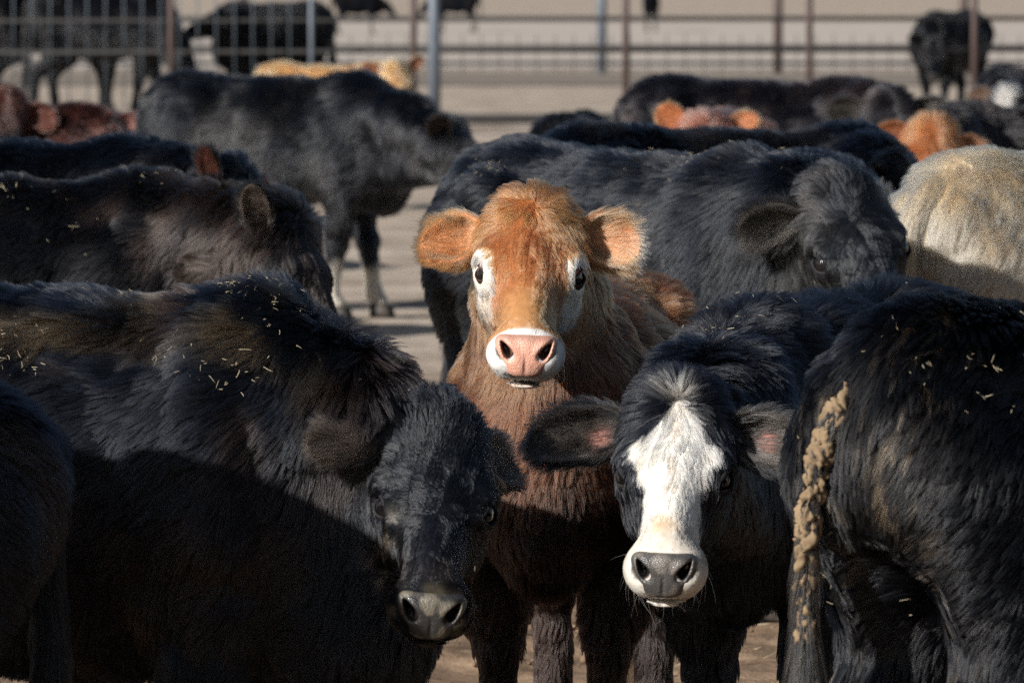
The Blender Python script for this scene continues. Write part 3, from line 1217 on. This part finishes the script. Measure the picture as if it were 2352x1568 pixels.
def near_fur(d=1.0, ln=.045, **k):
    f = dict(dens=150000 * d, len=ln, rad=.00046, npts=5, hlen=.042, clump=(.032, .52, .012, .74))
    f.update(k)
    return f


def root_at(front, heading, s, back=.36):
    """root so that the withers stand over the world point front"""
    a = R(heading)
    return (front[0] - back * s * math.cos(a), front[1] - back * s * math.sin(a))


CALVES = []
C = CALVES.append
# --- the ginger calf in the middle
C(dict(seed=11, scale=.92, hscale=.90, heading=-98, root=(.125, 11.23), fat=1.15, voxel=.0060,
       poll=P(1224, 470, 10.72), face=(-.035, -.79, -.61), brow=(.0, -1, .25), whorl=.015, dewlap=True,
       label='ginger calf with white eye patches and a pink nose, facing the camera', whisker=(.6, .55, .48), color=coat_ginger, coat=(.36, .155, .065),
       earcol=(.36, .135, .052), earin=(.48, .23, .115), lid=11, lidcol=(.065, .036, .030),
       nosecol=(.62, .31, .22), nose2=(.66, .38, .28), nose2amt=.6, nose3=(.30, .16, .12),
       ears={-1: dict(len=.140, wid=.118, dir=(-.06, -1, -.24), open=(.25, -.55, .85), edge=(.56, .31, .17), cup=1.1),
             1: dict(len=.135, wid=.118, dir=(-.05, 1, -.05), open=(.6, .10, .75), edge=(.58, .33, .20), tip=(.62, .38, .26), cup=.9)},
       fur=near_fur(1.0, .036, hlen=.030, elen=.026, curl=.08, wav=.6)))
# --- the black calf at lower left with its head down
C(dict(seed=12, scale=.965, hscale=.92, heading=-20, root=root_at((-.472, 9.90), -20, .965), voxel=.0065,
       extra=[(Ell((.56, 0, .53), (.17, .13, .19)), .08), (Ell((.02, 0, .63), (.46, .22, .25)), .08)],
       poll=P(1010, 975, 9.73), face=(-.02, -.70, -.71), brow=(.06, -1, .15), whorl=.19, lid=24, lidcol=(.032, .031, .032),
       label='shaggy black calf with head hung low and straw stuck in its back', color=coat_front, coat=COATB,
       earcol=EARB, earin=(.055, .045, .038), nosecol=(.022, .021, .021), nose2=(.20, .175, .13), nose2amt=.6,
       ears={-1: dict(len=.130, wid=.074, dir=(.12, -.95, .28), open=(-.55, -.2, -.80), col=(.060, .049, .042), edge=(.20, .17, .15), icol=(.08, .065, .055), shift=(.01, -.025, .03), cup=.9),
             1: dict(len=.15, wid=.11, dir=(-.75, .40, -.75), open=(.5, .1, .8))},
       fur=near_fur(1.0, .050, hlen=.023, elen=.024, curl=.05, wav=.6)))
# --- white-faced calf
C(dict(seed=13, scale=.90, hscale=.90, heading=-118, root=root_at((.455, 10.62), -118, .90), voxel=.0065,
       poll=P(1562, 915, 9.98), face=(-.10, -.73, -.675), brow=(-.10, -1, .2), whorl=.03, lid=12, lidcol=(.030, .028, .028),
       label='black calf with a broad white blaze and a dark grey nose', whisker=(.5, .46, .4), color=coat_whiteface, coat=COATB,
       earcol=(.012, .012, .013), earin=(.055, .048, .043), nosecol=(.050, .047, .045), nose2=(.16, .14, .12), nose2amt=.7,
       ears={-1: dict(len=.20, wid=.112, dir=(.10, -1, .0), open=(.40, -.2, .8), droop=.22, pink=(.28, .1), edge=(.16, .14, .12)),
             1: dict(len=.18, wid=.110, dir=(.05, 1, -.05), open=(.45, .1, .8), droop=.2, pink=(.42, .0))},
       fur=near_fur(1.0, .045, hlen=.028, elen=.030)))
# --- rump at the right edge, mud-caked tail
C(dict(seed=14, scale=.995, heading=43, root=(.988, 9.29), voxel=.0075,
       label='black calf seen from behind with a mud-caked tail hanging down', color=coat_rump, coat=(.014, .014, .016),
       earcol=EARB,
       tail=dict(path=[(-.53, .0, .99), (-.60, .02, .955), (-.645, .05, .86), (-.655, .07, .72), (-.66, .07, .55), (-.66, .075, .44)],
                 mud=1, switch=.24, n=7500, thick=.62),
       fur=near_fur(1.0, .032, rad=.00045)))
# --- dark calf cut off by the left edge
C(dict(seed=15, scale=.86, heading=180, root=(-1.285, 9.29), voxel=.011,
       tail=dict(path=[(-.55, 0, .985), (-.60, -.05, .965), (-.61, -.12, .88), (-.60, -.14, .72), (-.60, -.14, .52), (-.60, -.14, .40)]),
       label='dark calf hindquarters in shade, cut off by the lower left corner', color=BLK, coat=COATB, earcol=EARB,
       fur=near_fur(.7, .035)))
# --- an added cow, out of view, placed to throw shade on it
C(dict(seed=16, scale=1.42, heading=130, root=(-2.13, 8.95), voxel=.016,
       label='unseen black cow added to shade the dark calf, out at the near left', cat='cow', color=BLK, coat=COATB, earcol=EARB, fur=None))
# --- second row, left
C(dict(seed=17, scale=1.0, heading=-4, root=root_at((-.93, 14.55), -4, 1.0), voxel=.010, neck=.95,
       poll=P(668, 490, 14.25), face=(.42, -.35, -.84), brow=(.75, -.35, .55),
       label='brown-black calf with a pale raised ear, behind the shaggy straw-covered one', color=coat_black((.008, .008, .0095), (.028, .019, .0155), .85), coat=COATB,
       earcol=EARB, earin=(.10, .085, .075),
       ears={-1: dict(len=.145, wid=.078, dir=(-.75, -.45, .5), open=(.3, -1, .1), edge=(.34, .31, .28)), 1: dict(dir=(-.3, 1, -.1))},
       fur=near_fur(.60, .042, rad=.0006)))
C(dict(seed=18, scale=1.02, heading=2, root=root_at((-1.16, 17.0), 2, 1.02), voxel=.013,
       poll=P(552, 395, 16.6), face=(.5, -.45, -.74), brow=(.75, -.4, .5),
       label='black calf with a rusty ear tip, second from the front along the left edge', color=coat_black((.005, .0065, .010), (.016, .012, .010), .5), coat=COATB,
       earcol=EARB, earin=(.075, .036, .028),
       ears={-1: dict(len=.14, wid=.062, dir=(-.85, -.3, .5), open=(.2, -1, .1)), 1: dict(dir=(-.3, 1, -.1))},
       fur=near_fur(.42, .042, rad=.0008, npts=4)))
# --- big dusty calf in profile
C(dict(seed=19, scale=1.05, heading=-20, root=(-1.09, 26.6), fat=1.15, voxel=.016, neck=1.1,
       poll=P(1040, 285, 25.9), face=(.72, -.28, -.64), brow=(.35, -.15, .93),
       label='big dusty grey-black calf in full profile with white hooves', color=lambda ctx, p, skin: mix(DUSTY(ctx, p, skin), (.50, .45, .38), sstep(.28, .20, p[:, 2] / ctx.s + .04 * noise(p, 9, 4))), coat=(.012, .013, .016),
       earcol=(.02, .019, .019), earin=(.06, .05, .045),
       ears={-1: dict(len=.15, wid=.11, dir=(-.55, -.6, .6), open=(.5, -.8, .1)), 1: dict(dir=(-.4, .9, .2))},
       stance=(.05, -.06, .04, -.04),
       fur=near_fur(.2, .035, rad=.0012, npts=4, lift=.4)))
# --- the black calf behind the ginger one, its head turned to look
C(dict(seed=20, scale=1.07, heading=-52, root=root_at((.55, 14.05), -52, 1.07), voxel=.0085, fat=1.05, lid=26, lidcol=(.045, .044, .046),
       poll=P(1930, 425, 13.72), face=(.28, -.62, -.74), brow=(.15, -1, .35), whorl=.11,
       label='grey-black calf with a pale poll tuft looking round, right of the ginger one', color=GREYED, coat=COATB,
       earcol=(.030, .028, .028), earin=(.075, .068, .060),
       ears={-1: dict(len=.15, wid=.095, dir=(-.2, -1, -.05), open=(.75, -.10, .55), cup=.8, edge=(.10, .09, .08)), 1: dict(len=.13, wid=.08, dir=(-.7, .35, -.85))},
       fur=near_fur(.65, .042, rad=.0006, hlen=.021, elen=.036)))
C(dict(seed=21, scale=1.03, heading=4, root=root_at((1.06, 18.0), 4, 1.03), voxel=.013, fat=1.1,
       poll=P(2090, 395, 17.6), face=(.35, -.35, -.87), brow=(.8, -.3, .4),
       label='curly black back stretched behind the calf with the pale poll tuft', color=coat_black((.0055, .0075, .012), (.032, .026, .022), .5), coat=COATB,
       earcol=EARB, earin=EARBI, fur=near_fur(.42, .045, rad=.0008, npts=4, curl=.06)))
C(dict(seed=32, scale=1.0, heading=-8, root=(.50, 16.1), voxel=.013, fat=1.05,
       label='bluish black back seen just above the ginger head', color=coat_black((.0055, .0075, .012), (.03, .025, .022), .4), coat=COATB,
       earcol=EARB, fur=near_fur(.42, .045, rad=.0008, npts=4, curl=.05)))
# --- cream calf
C(dict(seed=22, scale=1.05, heading=47, root=(1.50, 14.95), voxel=.0095, fat=1.05,
       label='cream coloured calf seen from behind at the right edge', color=coat_plain((.56, .44, .30), (.62, .53, .40), (.34, .23, .14), .45),
       coat=(.55, .43, .29), earcol=(.5, .4, .28),
       tail=dict(path=[(-.53, .0, 1.0), (-.60, .01, .985), (-.645, .03, .90), (-.655, .04, .74), (-.66, .04, .55), (-.66, .04, .43)], thick=1.1),
       fur=near_fur(.6, .042, rad=.0006)))
# --- the rows behind
C(dict(seed=23, scale=.95, heading=-95, root=(.88, 23.6), voxel=.016, neck=.9,
       poll=P(1620, 278, 23.0), face=(-.05, -.55, -.83), brow=(0, -1, .3),
       label='red calf with two upright rusty ears, only its brow showing', color=coat_plain((.16, .072, .056), (.22, .095, .065), (.07, .035, .028)), coat=(.25, .11, .07),
       earcol=(.30, .115, .045), earin=(.33, .13, .062),
       ears={-1: dict(len=.17, wid=.12, dir=(-.95, -.7, .2), open=(.2, -.4, .9)), 1: dict(len=.17, wid=.12, dir=(-.85, .85, .2), open=(.1, -.3, .9))},
       fur=near_fur(.22, .03, rad=.0012, npts=4)))
C(dict(seed=24, scale=1.05, heading=-22, root=root_at((1.47, 25.4), -22, 1.05), voxel=.016,
       poll=P(2040, 222, 25.0), face=(.1, -.6, -.8), brow=(0, -1, .4),
       label='dark brown-black calf with wide ears behind the red calf with upright ears', color=coat_black((.010, .009, .011), (.028, .020, .019), .8), coat=(.02, .018, .02),
       earcol=(.03, .027, .026), earin=(.05, .045, .04),
       ears={-1: dict(len=.17, wid=.11, dir=(-.35, -1, .1)), 1: dict(len=.17, wid=.11, dir=(.05, 1, -.05))},
       fur=near_fur(.2, .035, rad=.0012, npts=4)))
C(dict(seed=25, scale=.98, heading=196, root=root_at((1.93, 23.9), 196, .98), voxel=.016,
       poll=P(2150, 285, 23.3), face=(-.15, -.62, -.77), brow=(0, -1, .3),
       label='orange-headed calf with a dark body at the right edge', color=lambda ctx, p, skin: mix(
           coat_black((.008, .007, .008), (.06, .025, .016), .6)(ctx, p, skin), (.25, .095, .038), headmask(hcoords(ctx, p))), coat=(.05, .03, .02),
       earcol=(.20, .08, .036), earin=(.22, .09, .045), nosecol=(.2, .11, .08),
       ears={-1: dict(len=.15, wid=.10, dir=(-.1, -1, -.1)), 1: dict(len=.15, wid=.10, dir=(-.1, 1, -.3))},
       fur=near_fur(.22, .03, rad=.0012, npts=4)))
C(dict(seed=26, scale=.95, heading=200, root=root_at((3.05, 35.2), 200, .95), voxel=.02,
       poll=P(2312, 208, 34.6), face=(-.3, -.5, -.8), brow=(-.3, -1, .3),
       label='black calf with a white face stripe at the far right edge', color=lambda ctx, p, skin: mix(
           BLK(ctx, p, skin), (.36, .34, .32), headmask(hcoords(ctx, p)) * sstep(.06, .04, np.abs(hcoords(ctx, p)[:, 1]))), coat=COATB,
       earcol=(.12, .08, .06), fur=near_fur(.1, .03, rad=.0016, npts=4)))
C(dict(seed=27, scale=.92, heading=-34, root=root_at((-.98, 38.2), -34, .92), voxel=.02,
       poll=P(905, 150, 37.6), face=(.25, -.55, -.8), brow=(.2, -1, .3),
       label='tan calf with pricked ears peeping over the dusty profile back', color=coat_plain((.42, .235, .10), (.50, .34, .18), (.26, .12, .05), .7), coat=(.5, .3, .14),
       earcol=(.40, .19, .08), earin=(.22, .10, .06),
       ears={-1: dict(len=.17, wid=.09, dir=(-.7, -.7, .2)), 1: dict(len=.17, wid=.09, dir=(-.6, .8, .2))},
       fur=near_fur(.1, .03, rad=.0016, npts=4)))
C(dict(seed=28, scale=.80, heading=78, root=(.33, 30.0), voxel=.02,
       label='small dark grey calf seen from behind past the dusty profile', color=DUSTY, coat=(.03, .03, .033), earcol=EARB,
       fur=near_fur(.14, .035, rad=.0014, npts=4)))
C(dict(seed=29, scale=.78, heading=-62, root=(-2.26, 30.6), voxel=.02,
       poll=P(235, 262, 29.9), face=(.1, -.6, -.8), brow=(0, -1, .3),
       label='dull red calf facing out in front of the wire panel', color=coat_plain((.075, .034, .028), (.115, .052, .042), (.032, .019, .017), .7), coat=(.14, .06, .045),
       earcol=(.14, .06, .05), fur=near_fur(.14, .03, rad=.0014, npts=4)))
C(dict(seed=33, scale=.72, heading=-160, root=(-2.62, 33.0), voxel=.02,
       label='low rusty red back beside the dull red calf', color=coat_plain((.085, .036, .028), (.12, .05, .038), (.036, .02, .017), .7), coat=(.14, .06, .045),
       earcol=(.14, .06, .05), fur=near_fur(.1, .03, rad=.0014, npts=4)))
C(dict(seed=34, scale=.96, heading=150, root=(-2.20, 24.6), voxel=.018,
       poll=P(8, 215, 24.2), face=(-.2, -.6, -.75), brow=(0, -1, .3),
       label='very dark red calf at the left edge above the black backs', color=coat_plain((.030, .012, .010), (.055, .020, .015), (.012, .008, .008), .7), coat=(.03, .014, .012),
       earcol=(.07, .025, .018), fur=near_fur(.16, .03, rad=.0014, npts=4)))
# --- cattle beyond the wire panel
G2 = 'black cattle beyond the wire panel'
C(dict(seed=35, scale=1.5, heading=22, root=(-5.0, 63.0), voxel=.03, group=G2, cat='cow',
       label='black cow beyond the wire panel, standing at the top left corner', color=coat_black((.0025, .003, .0045), (.006, .005, .005)), coat=(.003, .003, .004), earcol=(.004, .004, .005),
       fur=near_fur(.03, .03, rad=.003, npts=3)))
C(dict(seed=36, scale=1.36, heading=-14, root=root_at((-3.93, 61.6), -14, 1.36), voxel=.03, group=G2, cat='cow',
       poll=P(428, 88, 61.2), face=(.35, -.2, -.9), brow=(.9, -.2, .3), noface=True,
       label='black cow beyond the wire panel, hanging its head beside the brown post', color=coat_black((.0025, .003, .0045), (.006, .005, .005)), coat=(.003, .003, .004), earcol=(.004, .004, .005),
       ears={-1: dict(dir=(-.6, -.8, .1)), 1: dict(dir=(-.3, 1, .1))}, stance=(.08, -.08, .05, -.05),
       fur=near_fur(.03, .03, rad=.003, npts=3)))
C(dict(seed=37, scale=1.2, heading=215, root=(-2.66, 63.0), fat=1.2, voxel=.03, group=G2, cat='cow',
       poll=P(512, 22, 62.4), face=(-.85, -.3, -.35), brow=(-.3, -.2, .9), noface=True,
       label='black cow beyond the wire panel with rounded hips and head turned away', color=coat_black((.0025, .003, .0045), (.006, .005, .005)), coat=(.003, .003, .004), earcol=(.004, .004, .005),
       ears={-1: dict(dir=(-.3, -1, .1)), 1: dict(dir=(-.3, 1, .1))},
       fur=near_fur(.03, .03, rad=.003, npts=3)))
C(dict(seed=38, scale=1.10, heading=-118, root=(4.80, 62.4), voxel=.025, cat='cow', fat=1.35,
       poll=P(2150, 92, 61.6), face=(-.1, -.55, -.83), brow=(0, -1, .4),
       label='lone black cow standing far off on the bare ground, front on', color=coat_black((.0025, .003, .0045), (.006, .005, .005)), coat=(.003, .003, .004), earcol=(.004, .004, .005),
       ears={-1: dict(len=.2, dir=(-.5, -1, .1)), 1: dict(dir=(-.1, 1, .0))}, stance=(.06, -.06, .05, -.05),
       fur=near_fur(.03, .03, rad=.003, npts=3)))

for _k, (_px, _D, _h, _l) in enumerate(((822, 150, 10, 'faint dark calf far off, standing side on beyond both fences'),
                                      (1046, 155, 170, 'faint dark calf far off, just right of the galvanised gate post'),
                                      (1495, 158, 88, 'faint narrow dark calf far off, seen end on'))):
    C(dict(seed=40 + _k, scale=1.05, heading=_h, root=((_px - 1176) / FPX * _D, _D), voxel=.05, group='cattle far beyond the fences',
           label=_l, color=BLK, coat=COATB, earcol=EARB, fur=None))
BUILT = {}
for _c in CALVES:
    BUILT[_c['seed']] = build_cow(_c)

# ------------------------------------------------------------------ ground


def ground():
    xs = np.concatenate([[-900, -300, -100, -40, -20, -10, -5], np.arange(-3, 3.001, .04), [5, 10, 20, 40, 100, 300, 900]])
    ys = np.concatenate([[-60, -10, 3, 7, 9], np.arange(10, 18, .03), np.arange(18, 40, .12), np.arange(40, 75, .5), [80, 100, 140, 200, 320, 600, 1200, 2200]])
    X, Y = np.meshgrid(xs, ys, indexing='ij')
    p = np.stack([X.ravel(), Y.ravel(), np.zeros(X.size)], 1)
    near = np.exp(-np.clip(p[:, 1] - 16, 0, None) / 10) * (np.abs(p[:, 0]) < 3)
    z = (noise(p, 3.5, 1) * .018 + noise(p, 9, 2) * .014 + noise(p, 22, 3) * .008) * near - .008
    z = np.where(p[:, 1] > 90, np.minimum(z, -.008), z)
    p[:, 2] = z
    a, b = len(xs), len(ys)
    I = np.arange(a * b).reshape(a, b)
    Q = np.stack([I[:-1, :-1], I[1:, :-1], I[1:, 1:], I[:-1, 1:]], -1).reshape(-1, 4)
    m, nt, N, L, bs = mat_new('dirt')
    tc = N.new('ShaderNodeTexCoord')
    sep = N.new('ShaderNodeSeparateXYZ')
    L.new(tc.outputs['Object'], sep.inputs[0])
    n1 = N.new('ShaderNodeTexNoise')
    n1.inputs['Scale'].default_value = 6
    n1.inputs['Detail'].default_value = 8
    n1.inputs['Roughness'].default_value = .7
    L.new(tc.outputs['Object'], n1.inputs['Vector'])
    n2 = N.new('ShaderNodeTexNoise')
    n2.inputs['Scale'].default_value = .35
    n2.inputs['Detail'].default_value = 5
    L.new(tc.outputs['Object'], n2.inputs['Vector'])
    r1 = N.new('ShaderNodeValToRGB')
    r1.color_ramp.elements[0].position, r1.color_ramp.elements[0].color = .32, (.10, .065, .042, 1)
    r1.color_ramp.elements[1].position, r1.color_ramp.elements[1].color = .68, (.34, .235, .155, 1)
    L.new(n1.outputs['Fac'], r1.inputs[0])
    # beyond the herd the pen is drier and paler
    n3 = N.new('ShaderNodeTexNoise')
    n3.inputs['Scale'].default_value = 1.6
    n3.inputs['Detail'].default_value = 8
    L.new(tc.outputs['Object'], n3.inputs['Vector'])
    r2 = N.new('ShaderNodeValToRGB')
    r2.color_ramp.elements[0].position, r2.color_ramp.elements[0].color = .3, (.225, .172, .130, 1)
    r2.color_ramp.elements[1].position, r2.color_ramp.elements[1].color = .7, (.50, .425, .345, 1)
    L.new(n3.outputs['Fac'], r2.inputs[0])
    mr = N.new('ShaderNodeMapRange')
    mr.inputs['From Min'].default_value, mr.inputs['From Max'].default_value = 16, 24
    L.new(sep.outputs['Y'], mr.inputs['Value'])
    mx = N.new('ShaderNodeMix')
    mx.data_type = 'RGBA'
    L.new(mr.outputs[0], mx.inputs[0])
    L.new(r1.outputs[0], mx.inputs[6])
    L.new(r2.outputs[0], mx.inputs[7])
    L.new(mx.outputs[2], bs.inputs['Base Color'])
    bs.inputs['Roughness'].default_value = .95
    bs.inputs['Specular IOR Level'].default_value = .1
    bp = N.new('ShaderNodeBump')
    bp.inputs['Strength'].default_value = .7
    bp.inputs['Distance'].default_value = .03
    L.new(n1.outputs['Fac'], bp.inputs['Height'])
    L.new(bp.outputs[0], bs.inputs['Normal'])
    o = new_mesh('ground', p, Q, m)
    o['kind'] = 'structure'


ground()


def strip(name, y0, y1, color, seed, z=.004, wob=2.0, nscale=.6):
    """a band of differently toned ground lying across the view"""
    xs = np.linspace(-70, 70, 90)
    e = np.stack([xs, np.zeros(90), np.zeros(90)], 1)
    a = y0 + noise(e, .12, seed) * wob
    b = y1 + noise(e, .12, seed + 1) * wob
    V = np.concatenate([np.stack([xs, a, np.full(90, z)], 1), np.stack([xs, b, np.full(90, z)], 1)])
    Q = np.array([(i, i + 1, 90 + i + 1, 90 + i) for i in range(89)])
    o = new_mesh(name, V, Q, mat_simple(name + '_dirt', color, .95, 0, .1, nscale, .22))
    o['kind'] = 'structure'


strip('pale_road', 96, 186, (.43, .375, .325), 3)
strip('worn_path', 116, 128, (.31, .27, .23), 5, .010, 2.5)
strip('dark_band', 82, 91, (.20, .17, .14), 8, .010, 1.2)  # darker strip of ground across the view

# ------------------------------------------------------------------ fences
M_RUST = mat_simple('rusty_pipe', (.075, .052, .048), .6, .2, .4, 12, .35)
M_GALV = mat_simple('galvanised_pipe', (.105, .125, .155), .55, .2, .5, 8, .25)
M_DARKRAIL = mat_simple('weathered_rail', (.035, .033, .033), .8, .0, .3, 10, .3)
M_WIRE = mat_simple('galvanised_wire', (.065, .080, .098), .6, .3, .5, 8, .2)


def pipe(a, b, r, n=10):
    return tube(np.array([a, b], float), [r, r], n)


def pipe_obj(name, a, b, r, mat, parent):
    V, F = pipe(a, b, r)
    return new_mesh(name, V, F, mat, parent, smooth=True)


def empty(name, loc):
    o = bpy.data.objects.new(name, None)
    o.empty_display_size = .2
    COL.objects.link(o)
    o.location = loc
    return o


def fence_line(px, D):
    return (px - 1176) / FPX * D


# near fence: rusty posts, pipe rails, wire panel on the left
fy = lambda x: 59.0 + .35 * x * .6
fen = empty('pipe_fence', (0, 59, 0))
tag(fen, 'rusty pipe fence crossing the pen with tall thin posts', 'fence')
LP = lambda x, z: (x, fy(x) - 59.0, z)
for px in (-130, 410, 953, 1436, 1860, 2246, 2620):
    x = (px - 1176) / FPX * 59.5
    pipe_obj('post', LP(x, -.1), LP(x, 2.3), .036, M_RUST, fen)
for z in (.80, 1.12, 1.95):
    pipe_obj('rail', LP(-6.5, z), LP(8.0, z), .015 if z > .9 else .020, M_DARKRAIL, fen)
pipe_obj('rail', LP(-6.5, .10), LP(8.0, .10), .05, M_DARKRAIL, fen)

pan = empty('wire_panel', (-3.9, 58.2, 0))
tag(pan, 'galvanised wire mesh panel with close upright wires at the left', 'fence panel')
x0, x1 = -1.55, 1.85
for xx in (x0, x1):
    pipe_obj('frame_post', (xx, .02, .02), (xx, .02, 2.0), .025, M_GALV, pan)
Vs, Fs = [], []


def add_tube(a, b, r):
    V, F = pipe(a, b, r, 6)
    bb = len(Vs)
    Vs.extend(V)
    Fs.extend([tuple(i + bb for i in f) for f in F])


for xx in np.arange(x0 + .17, x1 - .05, .188):
    for dx in (0.0,):
        add_tube((xx + dx, 0, .05), (xx + dx, 0, 2.0), .0075)
new_mesh('upright_wires', np.array(Vs), Fs, M_WIRE, pan)
for z in (.05, 1.98):
    pipe_obj('cross_wire', (x0, -.02, z), (x1, -.02, z), .012, M_WIRE, pan)

# gate post: a thick galvanised post by itself
gp = new_mesh('gate_post', *pipe((fence_line(998, 57), 57, -.1), (fence_line(998, 57), 57, 2.4), .062, 16), M_GALV)
tag(gp, 'thick bluish galvanised gate post right of the tan calf', 'post')

far = empty('far_fence', (0, 92, 0))
tag(far, 'distant grey pipe fence standing beyond the rusty one', 'fence')
for px in (-190, 560, 1000, 1382, 1786, 2212, 2640):
    x = (px - 1176) / FPX * 92
    pipe_obj('post', (x, 0, -.1), (x, 0, 2.2), .075, M_GALV if px == 1382 else M_RUST, far)
for z, r in ((.16, .03), (.42, .03), (.88, .034), (1.35, .025)):
    pipe_obj('rail', (-12, -.08, z), (13, -.08, z), r, M_DARKRAIL, far)

# netting along the foot of the far fence
Vs, Fs = [], []
for xx in np.arange(-9.5, 9.5, .30):
    add_tube((xx, 0, 0), (xx, 0, .62), .008)
net = new_mesh('wire_netting', np.array(Vs), Fs, M_DARKRAIL, far)

# ------------------------------------------------------------------ straw


def straw_bits(name, label, P0, N0, rng, ln=(.003, .017), r=.00042, mat=M_STRAW):
    Vs, Fs = [], []
    for p, n in zip(P0, N0):
        d = nrm(np.cross(n, rng.normal(size=3)))
        d = nrm(d + n * rng.normal(0, .25))
        L = rng.uniform(*ln) * (1 if rng.random() < .85 else 1.8)
        k = nrm(np.cross(d, n)) * rng.normal(0, .25)
        pts = np.array([p - d * L / 2, p + k * L * .3, p + d * L / 2])
        rr = r * rng.uniform(.7, 1.6)
        V, F = tube(spline(pts, 4), [rr * .8, rr, rr, rr * .5], 5)
        b = len(Vs)
        Vs.extend(V)
        Fs.extend([tuple(i + b for i in f) for f in F])
    o = new_mesh(name, np.array(Vs), Fs, mat)
    tag(o, label, 'straw', None, 'stuff')


def on_back(seed, n, lift=.026, zmin=.35, xr=(-1.2, 1.2), bias=.0):
    ctx = BUILT[seed]
    rng = np.random.default_rng(seed + 500)
    p, nn = sample(ctx.V, ctx.T, ctx.N, np.full(len(ctx.T), 9000.0), rng)
    q = hcoords(ctx, p)
    w = np.exp(-((1 - nn[:, 2]) / .55) ** 2) * (1 - headmask(q)) * (p[:, 2] > zmin) + bias * (p[:, 2] > .5)
    w *= sstep(-.3, .5, noise(p, 7, seed)) + .15
    facing = ((nrm(ctx.camL - p)) * nn).sum(1) > -.1
    w *= facing * (frame_weight(ctx, p) > .5)
    cl = rng.choice(len(p), 26, p=w / w.sum())
    near_ = np.min(np.linalg.norm(p[:, None, :] - p[None, cl, :], axis=2), axis=1) if len(p) < 60000 else 1
    w = w * (.25 + 4 * np.exp(-(near_ / .035) ** 2))
    i = rng.choice(len(p), n, p=w / w.sum())
    P0 = (p[i] + nn[i] * (lift * rng.uniform(.6, 1.2, n))[:, None]) @ ctx.Rw.T + ctx.loc
    return P0, nn[i] @ ctx.Rw.T, rng


straw_bits('straw', 'pale straw bits caught in the shaggy black coat at the left', *on_back(12, 210, .024, .35, bias=.04))
straw_bits('straw', 'few straw flecks on the calf behind the ginger one', *on_back(20, 60, .028))
straw_bits('straw', 'straw flecks on the rump with the muddy tail', *on_back(14, 50, .020, bias=.1))
straw_bits('straw', 'straw flecks on the neck of the white-blazed calf', *on_back(13, 30, .03))
straw_bits('straw', 'straw flecks on the brown-black calf with the pale ear', *on_back(17, 40, .03))

_rng = np.random.default_rng(99)
_n = 420
_x, _y = _rng.uniform(-1.6, 1.8, _n), _rng.uniform(12.3, 17, _n)
straw_bits('ground_straw', 'loose straw scattered over the trampled dirt', np.stack([_x, _y, np.full(_n, .022)], 1), np.tile((0, 0, 1.0), (_n, 1)), _rng, (.015, .07), .0012)


def clods():
    rng = np.random.default_rng(5)
    Vs, Fs = [], []
    for _ in range(900):
        c = np.array([rng.uniform(-1.5, 1.7), rng.uniform(12.2, 17), rng.uniform(-.004, .012)])
        r = .004 + .016 * rng.random() ** 4
        b = len(Vs)
        nu, nv = 5, 7
        sq = rng.uniform(.6, 1.3, 3) * np.array([1, 1, .7])
        for x in range(nu + 1):
            for y in range(nv):
                al, be = math.pi * x / nu, 2 * math.pi * y / nv
                w = np.array([math.sin(al) * math.cos(be), math.sin(al) * math.sin(be), math.cos(al)]) * (1 + .22 * rng.normal())
                Vs.append(c + w * sq * r)
        for x in range(nu):
            for y in range(nv):
                Fs.append((b + x * nv + y, b + x * nv + (y + 1) % nv, b + (x + 1) * nv + (y + 1) % nv, b + (x + 1) * nv + y))
    o = new_mesh('dirt_clods', np.array(Vs), np.array(Fs), mat_simple('clod', (.17, .115, .075), .95, 0, .1, 40, .4))
    tag(o, 'crumbled clods of dry dirt underfoot', 'dirt', None, 'stuff')


clods()
